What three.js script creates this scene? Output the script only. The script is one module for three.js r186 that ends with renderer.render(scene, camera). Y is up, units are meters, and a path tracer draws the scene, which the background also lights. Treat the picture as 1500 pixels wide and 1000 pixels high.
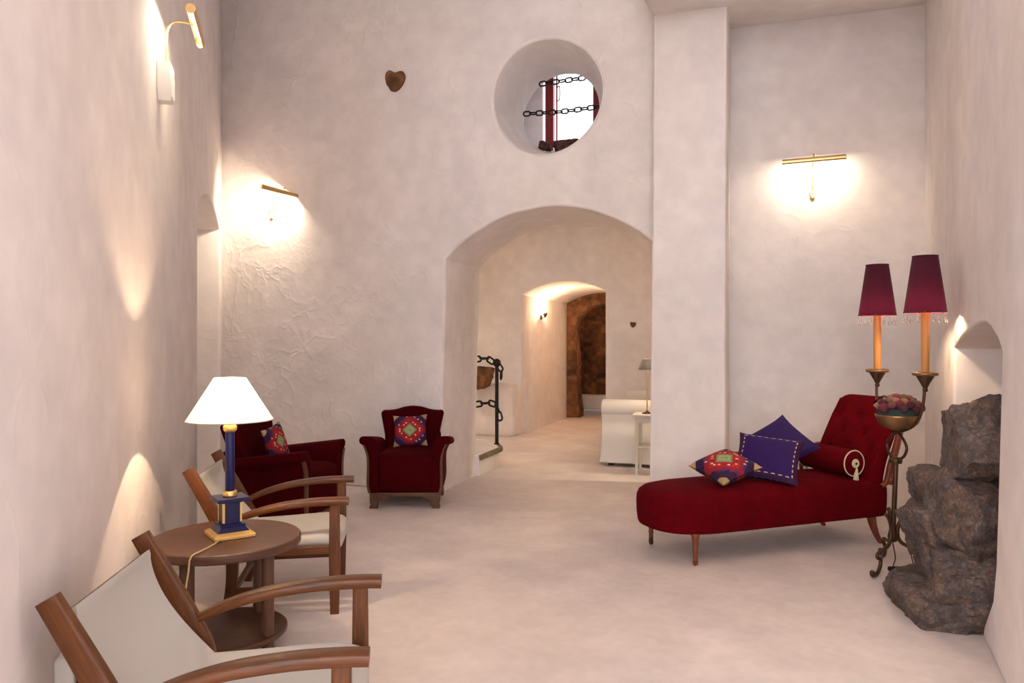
import * as THREE from 'three';
import { RoundedBoxGeometry } from 'three/addons/geometries/RoundedBoxGeometry.js';
import { RectAreaLightUniformsLib } from 'three/addons/lights/RectAreaLightUniformsLib.js';
import { mergeGeometries, toCreasedNormals } from 'three/addons/utils/BufferGeometryUtils.js';

// ------------------------------------------------------------------ camera, sky, daylight, exposure
const scene = new THREE.Scene();
const F = 1100, CAM_H = 1.28;                       // focal length in pixels of the 1500x1000 frame
const camera = new THREE.PerspectiveCamera(2 * Math.atan(500 / F) * 180 / Math.PI, 1.5, 0.05, 80);
camera.position.set(0, CAM_H, 0);
camera.lookAt(0, CAM_H, -5);
const renderer = new THREE.WebGLRenderer({ antialias: true });
renderer.toneMapping = THREE.LinearToneMapping;
renderer.toneMappingExposure = 1.2;
renderer.shadowMap.enabled = true;
RectAreaLightUniformsLib.init();
scene.background = new THREE.Color(3.0, 3.05, 3.2);  // bright overcast sky
const WARM = new THREE.Color().setRGB(1.0, 0.70, 0.42);
// daylight of the wide glazed doors behind the camera (window_2), which face an open court
const day = new THREE.RectAreaLight(new THREE.Color().setRGB(0.93, 0.975, 1.0), 5.0, 2.4, 3.3);
day.position.set(-0.55, 2.1, 3.38); day.lookAt(-0.55, 2.1, -5);
scene.add(day);
// daylight of the tall side window of the lobby (window_3), also behind the camera
const daySide = new THREE.RectAreaLight(new THREE.Color().setRGB(0.93, 0.97, 1.0), 5.0, 2.6, 3.0);
daySide.position.set(-2.62, 2.2, 1.0); daySide.lookAt(5, 2.2, 1.0);
scene.add(daySide);

// ------------------------------------------------------------------ helpers
let seed = 7;
const rnd = () => { seed = (seed * 1664525 + 1013904223) >>> 0; return seed / 4294967296; };
const V3 = (x, y, z) => new THREE.Vector3(x, y, z);
const lerp = (a, b, t) => a + (b - a) * t, clamp = (x, a, b) => Math.min(b, Math.max(a, x));
const smooth = (a, b, x) => { const t = clamp((x - a) / (b - a), 0, 1); return t * t * (3 - 2 * t); };
const P = (px, py, Z) => V3((px - 750) / F * Z, CAM_H + (500 - py) / F * Z, -Z);       // a pixel at a known depth
const taken = {};
function numbered(n) { taken[n] = (taken[n] ?? -1) + 1; return taken[n] ? `${n}_${String(taken[n]).padStart(3, '0')}` : n; }
function tag(o, label, category, group) { o.userData.label = label; o.userData.category = category; if (group) o.userData.group = group; return o; }
function thing(name, label, category, pos = [0, 0, 0], turn = 0, group) {
  const o = new THREE.Group(); o.name = numbered(name); o.position.set(...pos); o.rotation.y = turn;
  tag(o, label, category, group); scene.add(o); return o;
}
function part(parent, name, geo, mat, label) {
  const m = new THREE.Mesh(geo, mat); m.name = name; m.castShadow = m.receiveShadow = true;
  if (label) m.userData.label = label;
  parent.add(m); return m;
}
function struct(name, geo, mat, label, category) {
  const m = new THREE.Mesh(geo, mat); m.name = numbered(name); m.castShadow = m.receiveShadow = true;
  m.userData = { kind: 'structure', label, category }; scene.add(m); return m;
}
function smoothNormals(g) {
  const p = g.attributes.position, idx = g.index ? g.index.array : [...Array(p.count).keys()], acc = new Map();
  const key = i => `${Math.round(p.getX(i) * 2e4)},${Math.round(p.getY(i) * 2e4)},${Math.round(p.getZ(i) * 2e4)}`;
  const keys = []; for (let i = 0; i < p.count; i++) keys.push(key(i));
  const a = V3(), b = V3(), c = V3();
  for (let i = 0; i < idx.length; i += 3) {
    a.fromBufferAttribute(p, idx[i]); b.fromBufferAttribute(p, idx[i + 1]); c.fromBufferAttribute(p, idx[i + 2]);
    b.sub(a); c.sub(a); b.cross(c);
    for (let k = 0; k < 3; k++) { const s = keys[idx[i + k]]; const v = acc.get(s); if (v) v.add(b); else acc.set(s, b.clone()); }
  }
  const n = new Float32Array(p.count * 3);
  for (let i = 0; i < p.count; i++) { const v = acc.get(keys[i]) || V3(0, 1, 0); const l = v.length() || 1; n.set([v.x / l, v.y / l, v.z / l], i * 3); }
  g.setAttribute('normal', new THREE.BufferAttribute(n, 3)); return g;
}
function boxUV(g0, along) {                          // uv in metres by the dominant face axis; along: 0 x, 1 y, 2 z = grain direction
  const g = g0.index ? g0.toNonIndexed() : g0, p = g.attributes.position, uv = new Float32Array(p.count * 2), n = V3(), a = V3(), b = V3(), c = V3();
  for (let i = 0; i < p.count; i += 3) {
    a.fromBufferAttribute(p, i); b.fromBufferAttribute(p, i + 1); c.fromBufferAttribute(p, i + 2);
    n.copy(b).sub(a).cross(c.clone().sub(a));
    const ax = Math.abs(n.x), ay = Math.abs(n.y), az = Math.abs(n.z), d = ax > ay && ax > az ? 0 : ay > az ? 1 : 2;
    let [u, v] = d === 0 ? [2, 1] : d === 1 ? [0, 2] : [0, 1];
    if (along !== undefined && v === along) [u, v] = [v, u];
    [a, b, c].forEach((q, k) => { const w = [q.x, q.y, q.z]; uv[(i + k) * 2] = w[u]; uv[(i + k) * 2 + 1] = w[v]; });
  }
  g.setAttribute('uv', new THREE.BufferAttribute(uv, 2)); return g;
}
const rbox = (w, h, d, r = 0.004, x = 0, y = 0, z = 0, along) => boxUV(new RoundedBoxGeometry(w, h, d, 2, Math.min(r, w / 2.01, h / 2.01, d / 2.01)).translate(x, y, z), along);
const box = (w, h, d, x = 0, y = 0, z = 0) => boxUV(new THREE.BoxGeometry(w, h, d).translate(x, y, z));
const lathe = (pts, seg = 32) => new THREE.LatheGeometry(pts.map(([r, y]) => new THREE.Vector2(r, y)), seg);
const curve = (pts, closed = false) => new THREE.CatmullRomCurve3(pts.map(p => Array.isArray(p) ? V3(...p) : p), closed, 'catmullrom', 0.5);
const tube = (pts, r, seg = 32, rs = 8, closed = false) => new THREE.TubeGeometry(curve(pts, closed), seg, r, rs, closed);
function softBox(w, h, d, r, seg = 14, fn) {         // rounded block whose faces can be puffed and bent
  const g = new THREE.BoxGeometry(w, h, d, seg, seg, seg), p = g.attributes.position, q = V3(), v = V3();
  const warp = (x, half) => { const t = clamp(x / half, -1, 1); return half * Math.sign(t) * (1 - Math.pow(1 - Math.abs(t), 1.35)); };
  for (let i = 0; i < p.count; i++) {
    v.set(warp(p.getX(i), w / 2), warp(p.getY(i), h / 2), warp(p.getZ(i), d / 2));
    q.set(clamp(v.x, -w / 2 + r, w / 2 - r), clamp(v.y, -h / 2 + r, h / 2 - r), clamp(v.z, -d / 2 + r, d / 2 - r));
    v.sub(q); if (v.lengthSq() > 1e-12) v.setLength(r);
    v.add(q); if (fn) fn(v, w, h, d); p.setXYZ(i, v.x, v.y, v.z);
  }
  return boxUVkeep(smoothNormals(g));
}
function boxUVkeep(g) { return boxUV(g); }
function loft(rings, creased = 0.7, capped = true) { // rings of equal count, joined and capped
  const n = rings[0].length, pos = [], uv = []; let len = 0;
  const quad = (a, b, c, d, u0, u1, v0, v1) => { for (const [q, u, v] of [[a, u0, v0], [b, u1, v0], [c, u1, v1], [a, u0, v0], [c, u1, v1], [d, u0, v1]]) { pos.push(q.x, q.y, q.z); uv.push(u, v); } };
  for (let i = 0; i + 1 < rings.length; i++) {
    const A = rings[i], B = rings[i + 1], l = A[0].distanceTo(B[0]); let w = 0;
    for (let k = 0; k < n; k++) { const k1 = (k + 1) % n, e = A[k].distanceTo(A[k1]); quad(A[k], B[k], B[k1], A[k1], len, len + l, w, w + e); w += e; }
    len += l;
  }
  if (capped) for (const [R, flip] of [[rings[0], false], [rings[rings.length - 1], true]]) {
    const c = R.reduce((s, p) => s.add(p), V3()).divideScalar(n);
    for (let k = 0; k < n; k++) { const a = R[k], b = R[(k + 1) % n]; for (const q of flip ? [c, b, a] : [c, a, b]) { pos.push(q.x, q.y, q.z); uv.push(q.x * 3 + q.z, q.y); } }
  }
  let g = new THREE.BufferGeometry();
  g.setAttribute('position', new THREE.Float32BufferAttribute(pos, 3)); g.setAttribute('uv', new THREE.Float32BufferAttribute(uv, 2));
  g.computeVertexNormals();
  return creased >= 3 ? smoothNormals(g) : toCreasedNormals(g, creased);
}
function bar(pts, side, sizes, seg = 20, ex = 4) {   // a curved rail of rounded rectangular section: sizes [across side, thickness] from start to end
  const c = curve(pts), rings = [], sd = V3(...side).normalize();
  for (let i = 0; i <= seg; i++) {
    const t = i / seg, p = c.getPointAt(t), tan = c.getTangentAt(t), up = tan.clone().cross(sd).normalize();
    const f = t * (sizes.length - 1), k = Math.min(sizes.length - 2, Math.floor(f)), w = lerp(sizes[k][0], sizes[k + 1][0], f - k) / 2, h = lerp(sizes[k][1], sizes[k + 1][1], f - k) / 2;
    const ring = [];
    for (let j = 0; j < 16; j++) { const a = j / 16 * Math.PI * 2 + Math.PI / 16, x = Math.cos(a), y = Math.sin(a); ring.push(p.clone().addScaledVector(sd, w * Math.sign(x) * Math.abs(x) ** (2 / ex)).addScaledVector(up, h * Math.sign(y) * Math.abs(y) ** (2 / ex))); }
    rings.push(ring);
  }
  return loft(rings, 0.75);
}
function pillow(w, h, t, n = 22, pinch = 0.1) {
  const sides = [];
  for (const s of [1, -1]) {
    const g = new THREE.PlaneGeometry(2, 2, n, n), p = g.attributes.position;
    for (let i = 0; i < p.count; i++) {
      const u = p.getX(i), v = p.getY(i), e = Math.max(0, (1 - u * u) * (1 - v * v));
      p.setXYZ(i, s * w / 2 * u * (1 - pinch * (1 - v * v) * u * u), h / 2 * v * (1 - pinch * (1 - u * u) * v * v), s * (t / 2 * e ** 0.42 + 0.0015));
    }
    sides.push(g);
  }
  return smoothNormals(mergeGeometries(sides));
}
function extrude(shape, depth, bevel = 0, seg = 3, crease = 0.6, curveSegments = 24) {
  const g = new THREE.ExtrudeGeometry(shape, { depth: depth - 2 * bevel, bevelEnabled: bevel > 0, bevelThickness: bevel, bevelSize: bevel, bevelOffset: -bevel, bevelSegments: seg, curveSegments });
  g.translate(0, 0, bevel); return toCreasedNormals(g, crease);
}
const poly = pts => new THREE.Shape(pts.map(([x, y]) => new THREE.Vector2(x, y)));
function splineShape(groups) {                        // straight through the first of each group, spline within
  const pts = [];
  for (const gp of groups) { if (gp.length < 3) gp.forEach(p => pts.push(p)); else new THREE.SplineCurve(gp.map(([x, y]) => new THREE.Vector2(x, y))).getPoints(gp.length * 5).forEach(v => pts.push([v.x, v.y])); }
  return poly(pts);
}
// tileable noise
const perm = (() => { let s = 1234567; const r = () => { s = (s * 1664525 + 1013904223) >>> 0; return s / 4294967296; }; return Array.from({ length: 65536 }, r); })();
const cell = (x, y, per, k) => perm[((((x % per) + per) % per) * 73 + (((y % per) + per) % per) * 947 + k * 7919) & 65535];
function vnoise(x, y, per, k) { const xi = Math.floor(x), yi = Math.floor(y), fx = x - xi, fy = y - yi, sx = fx * fx * fx * (fx * (fx * 6 - 15) + 10), sy = fy * fy * fy * (fy * (fy * 6 - 15) + 10); return lerp(lerp(cell(xi, yi, per, k), cell(xi + 1, yi, per, k), sx), lerp(cell(xi, yi + 1, per, k), cell(xi + 1, yi + 1, per, k), sx), sy); }
function fbm(u, v, f, oct, k) { let s = 0, a = 0.5, t = 0; for (let o = 0; o < oct; o++) { s += a * vnoise(u * f, v * f, f, k + o); t += a; a *= 0.5; f *= 2; } return s / t; }
function dataTex(n, fn, srgb, rep = 1) {
  const d = new Uint8Array(n * n * 4);
  for (let y = 0; y < n; y++) for (let x = 0; x < n; x++) { const c = fn(x / n, y / n), i = (y * n + x) * 4; d[i] = clamp(c[0], 0, 1) * 255; d[i + 1] = clamp(c[1], 0, 1) * 255; d[i + 2] = clamp(c[2], 0, 1) * 255; d[i + 3] = 255; }
  const t = new THREE.DataTexture(d, n, n); t.wrapS = t.wrapT = THREE.RepeatWrapping; t.magFilter = THREE.LinearFilter; t.minFilter = THREE.LinearMipmapLinearFilter; t.generateMipmaps = true;
  if (srgb) t.colorSpace = THREE.SRGBColorSpace; t.repeat.set(rep, rep); t.needsUpdate = true; return t;
}
const g1 = v => [v, v, v];
function noise3(x, y, z) { const c = (i, j, k) => perm[((i * 73) ^ (j * 947) ^ (k * 7919)) & 65535]; const xi = Math.floor(x), yi = Math.floor(y), zi = Math.floor(z), f = t => t * t * (3 - 2 * t), a = f(x - xi), b = f(y - yi), d = f(z - zi); const l = k => lerp(lerp(c(xi, yi, k), c(xi + 1, yi, k), a), lerp(c(xi, yi + 1, k), c(xi + 1, yi + 1, k), a), b); return lerp(l(zi), l(zi + 1), d); }

// ------------------------------------------------------------------ materials
const plasterBump = dataTex(1024, (u, v) => {        // hand-trowelled lime plaster: soft swells, drawn-out ridges, fine tooth; 2.5 m a tile
  const wx = fbm(u, v, 5, 3, 1) * 0.12, wy = fbm(u, v, 5, 3, 11) * 0.12;
  const a = fbm(u + wx, v + wy, 7, 3, 21);
  const r = 1 - Math.abs(2 * fbm(u + wy, v * 1 + wx, 16, 3, 31) - 1);
  const patch = smooth(0.42, 0.62, fbm(u, v, 4, 2, 51));
  const fine = fbm(u, v, 96, 2, 41);
  return g1(0.42 * a + 0.34 * Math.pow(r, 5) * (0.25 + 0.75 * patch) + 0.1 * fine);
}, false, 1 / 2.5);
const plasterColor = dataTex(512, (u, v) => { const a = fbm(u, v, 5, 4, 61) - 0.5, b = fbm(u, v, 24, 3, 71) - 0.5, w = fbm(u, v, 3, 2, 81) - 0.5; const k = 1 + a * 0.1 + b * 0.06; return [0.945 * k + w * 0.012, 0.908 * k, 0.892 * k - w * 0.02]; }, true, 1 / 2.5);
const plaster = new THREE.MeshStandardMaterial({ map: plasterColor, bumpMap: plasterBump, bumpScale: 0.013, roughness: 0.85, name: 'lime_plaster' });
const wallPlaster = new THREE.MeshStandardMaterial({ map: plasterColor, bumpMap: plasterBump, bumpScale: 0.0045, roughness: 0.8, name: 'trowelled_plaster' });
const smoothPlaster = new THREE.MeshStandardMaterial({ map: plasterColor, bumpMap: plasterBump, bumpScale: 0.006, roughness: 0.85, name: 'smooth_plaster' });
const floorColor = dataTex(1024, (u, v) => { const a = fbm(u, v, 3, 4, 91) - 0.5, b = fbm(u, v, 14, 4, 101) - 0.5, c = fbm(u, v, 80, 2, 111) - 0.5, k = 1 + a * 0.16 + b * 0.1 + c * 0.04; return [0.93 * k, 0.876 * k, 0.85 * k - a * 0.02]; }, true, 1 / 3);
const floorBump = dataTex(512, (u, v) => g1(0.7 * fbm(u, v, 6, 4, 121) + 0.3 * fbm(u, v, 60, 2, 131)), false, 1 / 3);
const floorRough = dataTex(512, (u, v) => g1(0.42 + 0.3 * fbm(u, v, 7, 4, 141)), false, 1 / 3);
const floorMat = new THREE.MeshStandardMaterial({ map: floorColor, bumpMap: floorBump, bumpScale: 0.003, roughnessMap: floorRough, roughness: 1, name: 'polished_cement' });
function woodTex(c0, c1, k) { return dataTex(512, (u, v) => { const w = fbm(u, v, 4, 3, k) * 0.35, r = fbm(u * 1, (v + w * 0.1), 4, 1, k + 5) + 0.0, s = vnoise(u * 6, v * 96 + w * 10, 96, k + 9), s2 = vnoise(u * 10, v * 200, 200, k + 14), t = clamp(0.45 * s + 0.25 * s2 + 0.5 * r - 0.1, 0, 1); return [lerp(c0[0], c1[0], t), lerp(c0[1], c1[1], t), lerp(c0[2], c1[2], t)]; }, true, 2.2); }
const chairWood = new THREE.MeshPhysicalMaterial({ map: woodTex([0.235, 0.118, 0.036], [0.45, 0.25, 0.085], 200), specularIntensity: 0.6, roughness: 0.42, clearcoat: 0.25, clearcoatRoughness: 0.35, name: 'oiled_teak' });
const tableWood = new THREE.MeshPhysicalMaterial({ map: woodTex([0.25, 0.14, 0.085], [0.40, 0.245, 0.15], 240), roughness: 0.5, clearcoat: 0.12, clearcoatRoughness: 0.4, name: 'brown_stained_wood' });
const trimWood = new THREE.MeshPhysicalMaterial({ map: woodTex([0.24, 0.125, 0.055], [0.45, 0.265, 0.13], 270), roughness: 0.5, clearcoat: 0.2, name: 'walnut_trim' });
const redWood = new THREE.MeshPhysicalMaterial({ map: woodTex([0.36, 0.13, 0.07], [0.55, 0.25, 0.13], 290), roughness: 0.45, clearcoat: 0.3, name: 'cherry_wood' });
const weave = dataTex(256, (u, v) => g1(0.5 + 0.25 * Math.sin(u * Math.PI * 128) * Math.sign(Math.sin(v * Math.PI * 64)) + 0.25 * Math.sin(v * Math.PI * 128) * Math.sign(Math.sin(u * Math.PI * 64 + 1.57))), false, 8);
const canvasCloth = new THREE.MeshStandardMaterial({ color: new THREE.Color().setRGB(0.58, 0.54, 0.49), bumpMap: weave, bumpScale: 0.0006, roughness: 0.95, name: 'white_canvas' });
const slipcover = new THREE.MeshStandardMaterial({ color: new THREE.Color().setRGB(0.82, 0.77, 0.71), bumpMap: weave, bumpScale: 0.0006, roughness: 0.95, name: 'white_slipcover' });
const pile = dataTex(512, (u, v) => { const k = 0.9 + 0.16 * fbm(u, v, 12, 3, 301) + 0.16 * (fbm(u, v, 90, 2, 311) - 0.5); return [0.26 * k, 0.006 * k, 0.034 * k]; }, true, 2);
const velvet = new THREE.MeshPhysicalMaterial({ map: pile, specularIntensity: 0.12, roughness: 0.9, sheen: 0.7, sheenRoughness: 0.45, sheenColor: new THREE.Color().setRGB(0.22, 0.006, 0.014), name: 'claret_velvet' });
const pile2 = dataTex(512, (u, v) => { const k = 0.88 + 0.18 * fbm(u, v, 10, 3, 321) + 0.16 * (fbm(u, v, 90, 2, 331) - 0.5); return [0.37 * k, 0.012 * k, 0.055 * k]; }, true, 2);
const chaiseVelvet = new THREE.MeshPhysicalMaterial({ map: pile2, specularIntensity: 0.12, roughness: 0.9, sheen: 0.6, sheenRoughness: 0.45, sheenColor: new THREE.Color().setRGB(0.25, 0.01, 0.018), name: 'crimson_velvet' });
const brass = new THREE.MeshStandardMaterial({ color: new THREE.Color().setRGB(0.72, 0.5, 0.22), metalness: 1, roughness: 0.32, name: 'brass' });
const gilt = new THREE.MeshStandardMaterial({ color: new THREE.Color().setRGB(0.83, 0.56, 0.2), metalness: 0.85, roughness: 0.38, name: 'gilding' });
const bronze = new THREE.MeshStandardMaterial({ color: new THREE.Color().setRGB(0.095, 0.052, 0.03), metalness: 0.7, roughness: 0.4, name: 'bronze_iron' });
const bowlGold = new THREE.MeshStandardMaterial({ color: new THREE.Color().setRGB(0.32, 0.18, 0.075), metalness: 0.75, roughness: 0.4, name: 'aged_gilt' });
const iron = new THREE.MeshStandardMaterial({ color: new THREE.Color().setRGB(0.018, 0.014, 0.013), metalness: 0.5, roughness: 0.6, name: 'black_iron' });
const blueGlaze = new THREE.MeshPhysicalMaterial({ color: new THREE.Color().setRGB(0.006, 0.007, 0.065), specularIntensity: 0.5, roughness: 0.3, clearcoat: 0.1, clearcoatRoughness: 0.15, name: 'cobalt_lacquer' });
const whitePlastic = new THREE.MeshStandardMaterial({ color: new THREE.Color().setRGB(0.78, 0.75, 0.71), roughness: 0.5, name: 'white_plastic' });
const cordMat = new THREE.MeshStandardMaterial({ color: new THREE.Color().setRGB(0.62, 0.48, 0.25), roughness: 0.5, name: 'golden_flex' });
const darkCord = new THREE.MeshStandardMaterial({ color: new THREE.Color().setRGB(0.09, 0.05, 0.03), roughness: 0.6, name: 'brown_flex' });
const cream = new THREE.MeshStandardMaterial({ color: new THREE.Color().setRGB(0.68, 0.60, 0.38), roughness: 0.85, name: 'cream_braid' });
const whitePaint = new THREE.MeshStandardMaterial({ color: new THREE.Color().setRGB(0.78, 0.72, 0.62), roughness: 0.55, name: 'white_paint' });
const paperShade = new THREE.MeshPhysicalMaterial({ color: new THREE.Color().setRGB(0.93, 0.88, 0.79), roughness: 1, transmission: 0.5, thickness: 0, side: THREE.DoubleSide, name: 'cream_paper' });
const redShade = new THREE.MeshPhysicalMaterial({ color: new THREE.Color().setRGB(0.055, 0.0025, 0.014), roughness: 1, transmission: 0.06, thickness: 0, sheen: 0.3, sheenColor: new THREE.Color().setRGB(0.2, 0.01, 0.05), side: THREE.DoubleSide, name: 'claret_silk' });
const greyShade = new THREE.MeshPhysicalMaterial({ color: new THREE.Color().setRGB(0.13, 0.12, 0.125), roughness: 0.8, transmission: 0.08, thickness: 0, side: THREE.DoubleSide, name: 'grey_silk' });
const crystal = new THREE.MeshPhysicalMaterial({ color: 0xffffff, roughness: 0.03, transmission: 1, thickness: 0.01, ior: 1.52, name: 'crystal' });
const amber = new THREE.MeshPhysicalMaterial({ color: new THREE.Color().setRGB(0.62, 0.27, 0.07), roughness: 0.55, name: 'amber_candle_sleeve' });
const bulbMat = new THREE.MeshStandardMaterial({ color: 0xffffff, emissive: new THREE.Color().setRGB(1, 0.85, 0.62), emissiveIntensity: 8, name: 'lit_bulb' });
const stepStone = new THREE.MeshStandardMaterial({ map: dataTex(256, (u, v) => { const k = 0.8 + 0.35 * fbm(u, v, 8, 4, 401); return [0.5 * k, 0.45 * k, 0.34 * k]; }, true, 2), roughness: 0.8, name: 'step_stone' });
const rockColor = dataTex(1024, (u, v) => { const a = fbm(u, v, 5, 4, 411), b = fbm(u, v, 28, 4, 421), c = smooth(0.56, 0.7, fbm(u, v, 60, 3, 431)), k = 0.62 + 0.5 * a + 0.5 * (b - 0.5), w = smooth(0.5, 0.66, fbm(u, v, 7, 3, 441)); return [0.40 * k + 0.06 * w + 0.07 * c, 0.345 * k + 0.03 * w + 0.065 * c, 0.33 * k + 0.0 * w + 0.06 * c]; }, true, 1.6);
const rockBump = dataTex(1024, (u, v) => g1(0.55 * fbm(u, v, 10, 4, 451) + 0.3 * (1 - Math.abs(2 * fbm(u, v, 22, 3, 461) - 1)) + 0.25 * fbm(u, v, 90, 2, 471)), false, 1.6);
const rockMat = new THREE.MeshStandardMaterial({ map: rockColor, bumpMap: rockBump, bumpScale: 0.014, roughness: 0.92, name: 'volcanic_rock' });
const caveColor = dataTex(512, (u, v) => { const a = fbm(u, v, 4, 4, 481), b = fbm(u, v, 20, 4, 491), k = 0.55 + 0.6 * a + 0.7 * (b - 0.5); return [0.6 * k, 0.40 * k, 0.25 * k]; }, true, 0.6);
const caveRock = new THREE.MeshStandardMaterial({ map: caveColor, bumpMap: rockBump, bumpScale: 0.04, roughness: 0.95, name: 'ochre_cave_rock' });
const redPaint = new THREE.MeshStandardMaterial({ color: new THREE.Color().setRGB(0.22, 0.008, 0.008), roughness: 0.4, name: 'red_gloss_paint' });
const glass = new THREE.MeshPhysicalMaterial({ color: 0xffffff, roughness: 0.0, transmission: 1, thickness: 0, ior: 1.5, name: 'window_glass' });

// ------------------------------------------------------------------ the plan
// room frame: t runs right along the arched back wall, e runs into depth through it; its origin is the foot of the arch's left jamb
const RT = [0.9506, -0.3104], RE = [0.3104, 0.9506], O = [-0.56, 6.37], ROOM_TURN = -Math.asin(0.3104);
const R = (t, y, e) => V3(O[0] + RT[0] * t + RE[0] * e, y, -(O[1] + RT[1] * t + RE[1] * e));
function inRoom(o, t = 0, y = 0, e = 0) { o.position.copy(R(t, y, e)); o.rotation.y = ROOM_TURN; return o; }
// left wall frame: a away from the camera along the wall, n out into the room
const LA = [-0.288, 0.9576], LN = [0.9576, 0.288], L0 = [-1.55, 3.14], LEFT_TURN = Math.atan2(LN[0], -LN[1]);
const L = (a, y, n = 0) => V3(L0[0] + LA[0] * a + LN[0] * n, y, -(L0[1] + LA[1] * a + LN[1] * n));
// right wall frame: a away from the camera, n out into the room
const C0 = [2.05, 3.27], CA = [0.4105, 0.9119], CN = [-0.9119, 0.4105], RIGHT_TURN = Math.atan2(CN[0], -CN[1]);
const W = (a, y, n = 0) => V3(C0[0] + CA[0] * a + CN[0] * n, y, -(C0[1] + CA[1] * a + CN[1] * n));
const H = 5.2;                                        // ceiling
const arcPts = (x0, y0, x1, y1, xa, ya, n = 28) => { // arch through three points
  const d = 2 * (x0 * (ya - y1) + xa * (y1 - y0) + x1 * (y0 - ya)), s = (x, y) => x * x + y * y;
  const cx = (s(x0, y0) * (ya - y1) + s(xa, ya) * (y1 - y0) + s(x1, y1) * (y0 - ya)) / d, cy = (s(x0, y0) * (x1 - xa) + s(xa, ya) * (x0 - x1) + s(x1, y1) * (xa - x0)) / d;
  const r = Math.hypot(x0 - cx, y0 - cy), a0 = Math.atan2(y0 - cy, x0 - cx), a1 = Math.atan2(y1 - cy, x1 - cx);
  return Array.from({ length: n + 1 }, (_, i) => { const a = lerp(a0, a1, i / n); return [cx + r * Math.cos(a), cy + r * Math.sin(a)]; });
};
const wob = (pts, amp = 0.006) => pts.map(([x, y], i) => y < 0.001 ? [x, y] : [x + amp * (noise3(x * 4, y * 4, i * 0.15) - 0.5) * 2, y + amp * (noise3(y * 4, x * 4, 9 + i * 0.15) - 0.5) * 2]);

// floor and main ceiling
struct('floor', box(16, 0.2, 22, 1, -0.1, -6), floorMat, 'smooth cream polished cement floor running through the rooms', 'floor');
struct('ceiling', box(14, 0.2, 13, 0.5, H + 0.1, -2), smoothPlaster, 'white plaster ceiling high above the main room', 'ceiling');

// back wall with the arched passage and the round deep window
const WIN_T = 0.885, WIN_Y = 3.27;
{
  const arch = arcPts(0.0, 1.975, 1.8, 1.99, 0.9, 2.375);
  const jamb = [[-0.045, 0], [-0.04, 0.5], [-0.02, 1.2], [-0.003, 1.7]];
  const sh = poly([[-2.9, 0], ...jamb, ...wob(arch, 0.005), [1.82, 1.5], [1.83, 0], [2.2, 0], [2.2, H], [-2.9, H]]);
  const hole = new THREE.Path(); const n = 48;
  for (let i = 0; i <= n; i++) { const a = -i / n * Math.PI * 2, r = 0.462 * (1 + 0.012 * Math.sin(3 * a + 1)); const x = WIN_T + r * Math.cos(a), y = WIN_Y + r * 1.02 * Math.sin(a); i ? hole.lineTo(x, y) : hole.moveTo(x, y); }
  sh.holes.push(hole);
  inRoom(struct('wall_back', extrude(sh, 0.83, 0.022).translate(0, 0, -0.83), plaster, 'rough white plaster wall pierced by an arch and a round window', 'wall'));
  // splayed lining of the round window: wide in the room, narrow at the back
  const rings = [], prof = [[0.47, 0.02, 0], [0.457, 0.006, 0], [0.449, 0.03, 0.002], [0.405, 0.28, 0.022], [0.358, 0.58, 0.05], [0.36, 0.62, 0.05], [0.41, 0.66, 0.05], [0.42, 0.86, 0.05], [0.47, 0.86, 0.03], [0.47, 0.02, 0]];
  for (const [r, e, up] of prof) rings.push(Array.from({ length: n }, (_, i) => { const a = i / n * Math.PI * 2, q = r * (1 + 0.012 * Math.sin(3 * a + 1)); return V3(WIN_T - up * 0.9 + q * Math.cos(a), WIN_Y + up + q * 1.02 * Math.sin(a), -e); }));
  inRoom(struct('trim_1', boxUV(loft(rings, 0.7, false)), smoothPlaster, 'splayed plaster lining of the round window', 'window lining'));
}
// pillar, alcove behind the chaise and its low soffit
const T_PIL = 1.745, T_PIL2 = 2.293, E_PIL = -0.25, E_ALC = 0.6;
inRoom(struct('wall_pillar', extrude(poly([[T_PIL, 0], [T_PIL2 - 0.004, 0], [T_PIL2 + 0.012, 4.2], [T_PIL + 0.038, 4.2], [T_PIL + 0.02, 2]]), 0.75, 0.018).translate(0, 0, 0.25 - 0.75), smoothPlaster, 'square white plaster pillar between the arch and the alcove', 'pillar'));
inRoom(struct('wall_alcove', box(2.6, 4.4, 0.3, T_PIL2 + 1.1, 2.2, -E_ALC - 0.15), wallPlaster, 'white plaster back wall of the alcove behind the chaise', 'wall'));
{
  const y0 = 3.70, y1 = 3.872, e0 = -0.75, e1 = 0.95;   // soffit rises slightly into the alcove
  const sl = (y1 - y0) / (E_ALC - E_PIL), yy = e => y0 + (e - E_PIL) * sl;
  const g = extrude(poly([[-e1, yy(e1)], [-e1, H], [-e0, H], [-e0, yy(e0)]]), 4.2, 0.015).rotateY(-Math.PI / 2);   // shape x = -e (towards the viewer), extruded along t
  g.translate(T_PIL + 0.03 + 4.2, 0, 0); 
  const m = struct('ceiling_alcove', boxUV(g), smoothPlaster, 'low white plaster soffit above the pillar and the alcove', 'soffit');
  inRoom(m);
}
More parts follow.
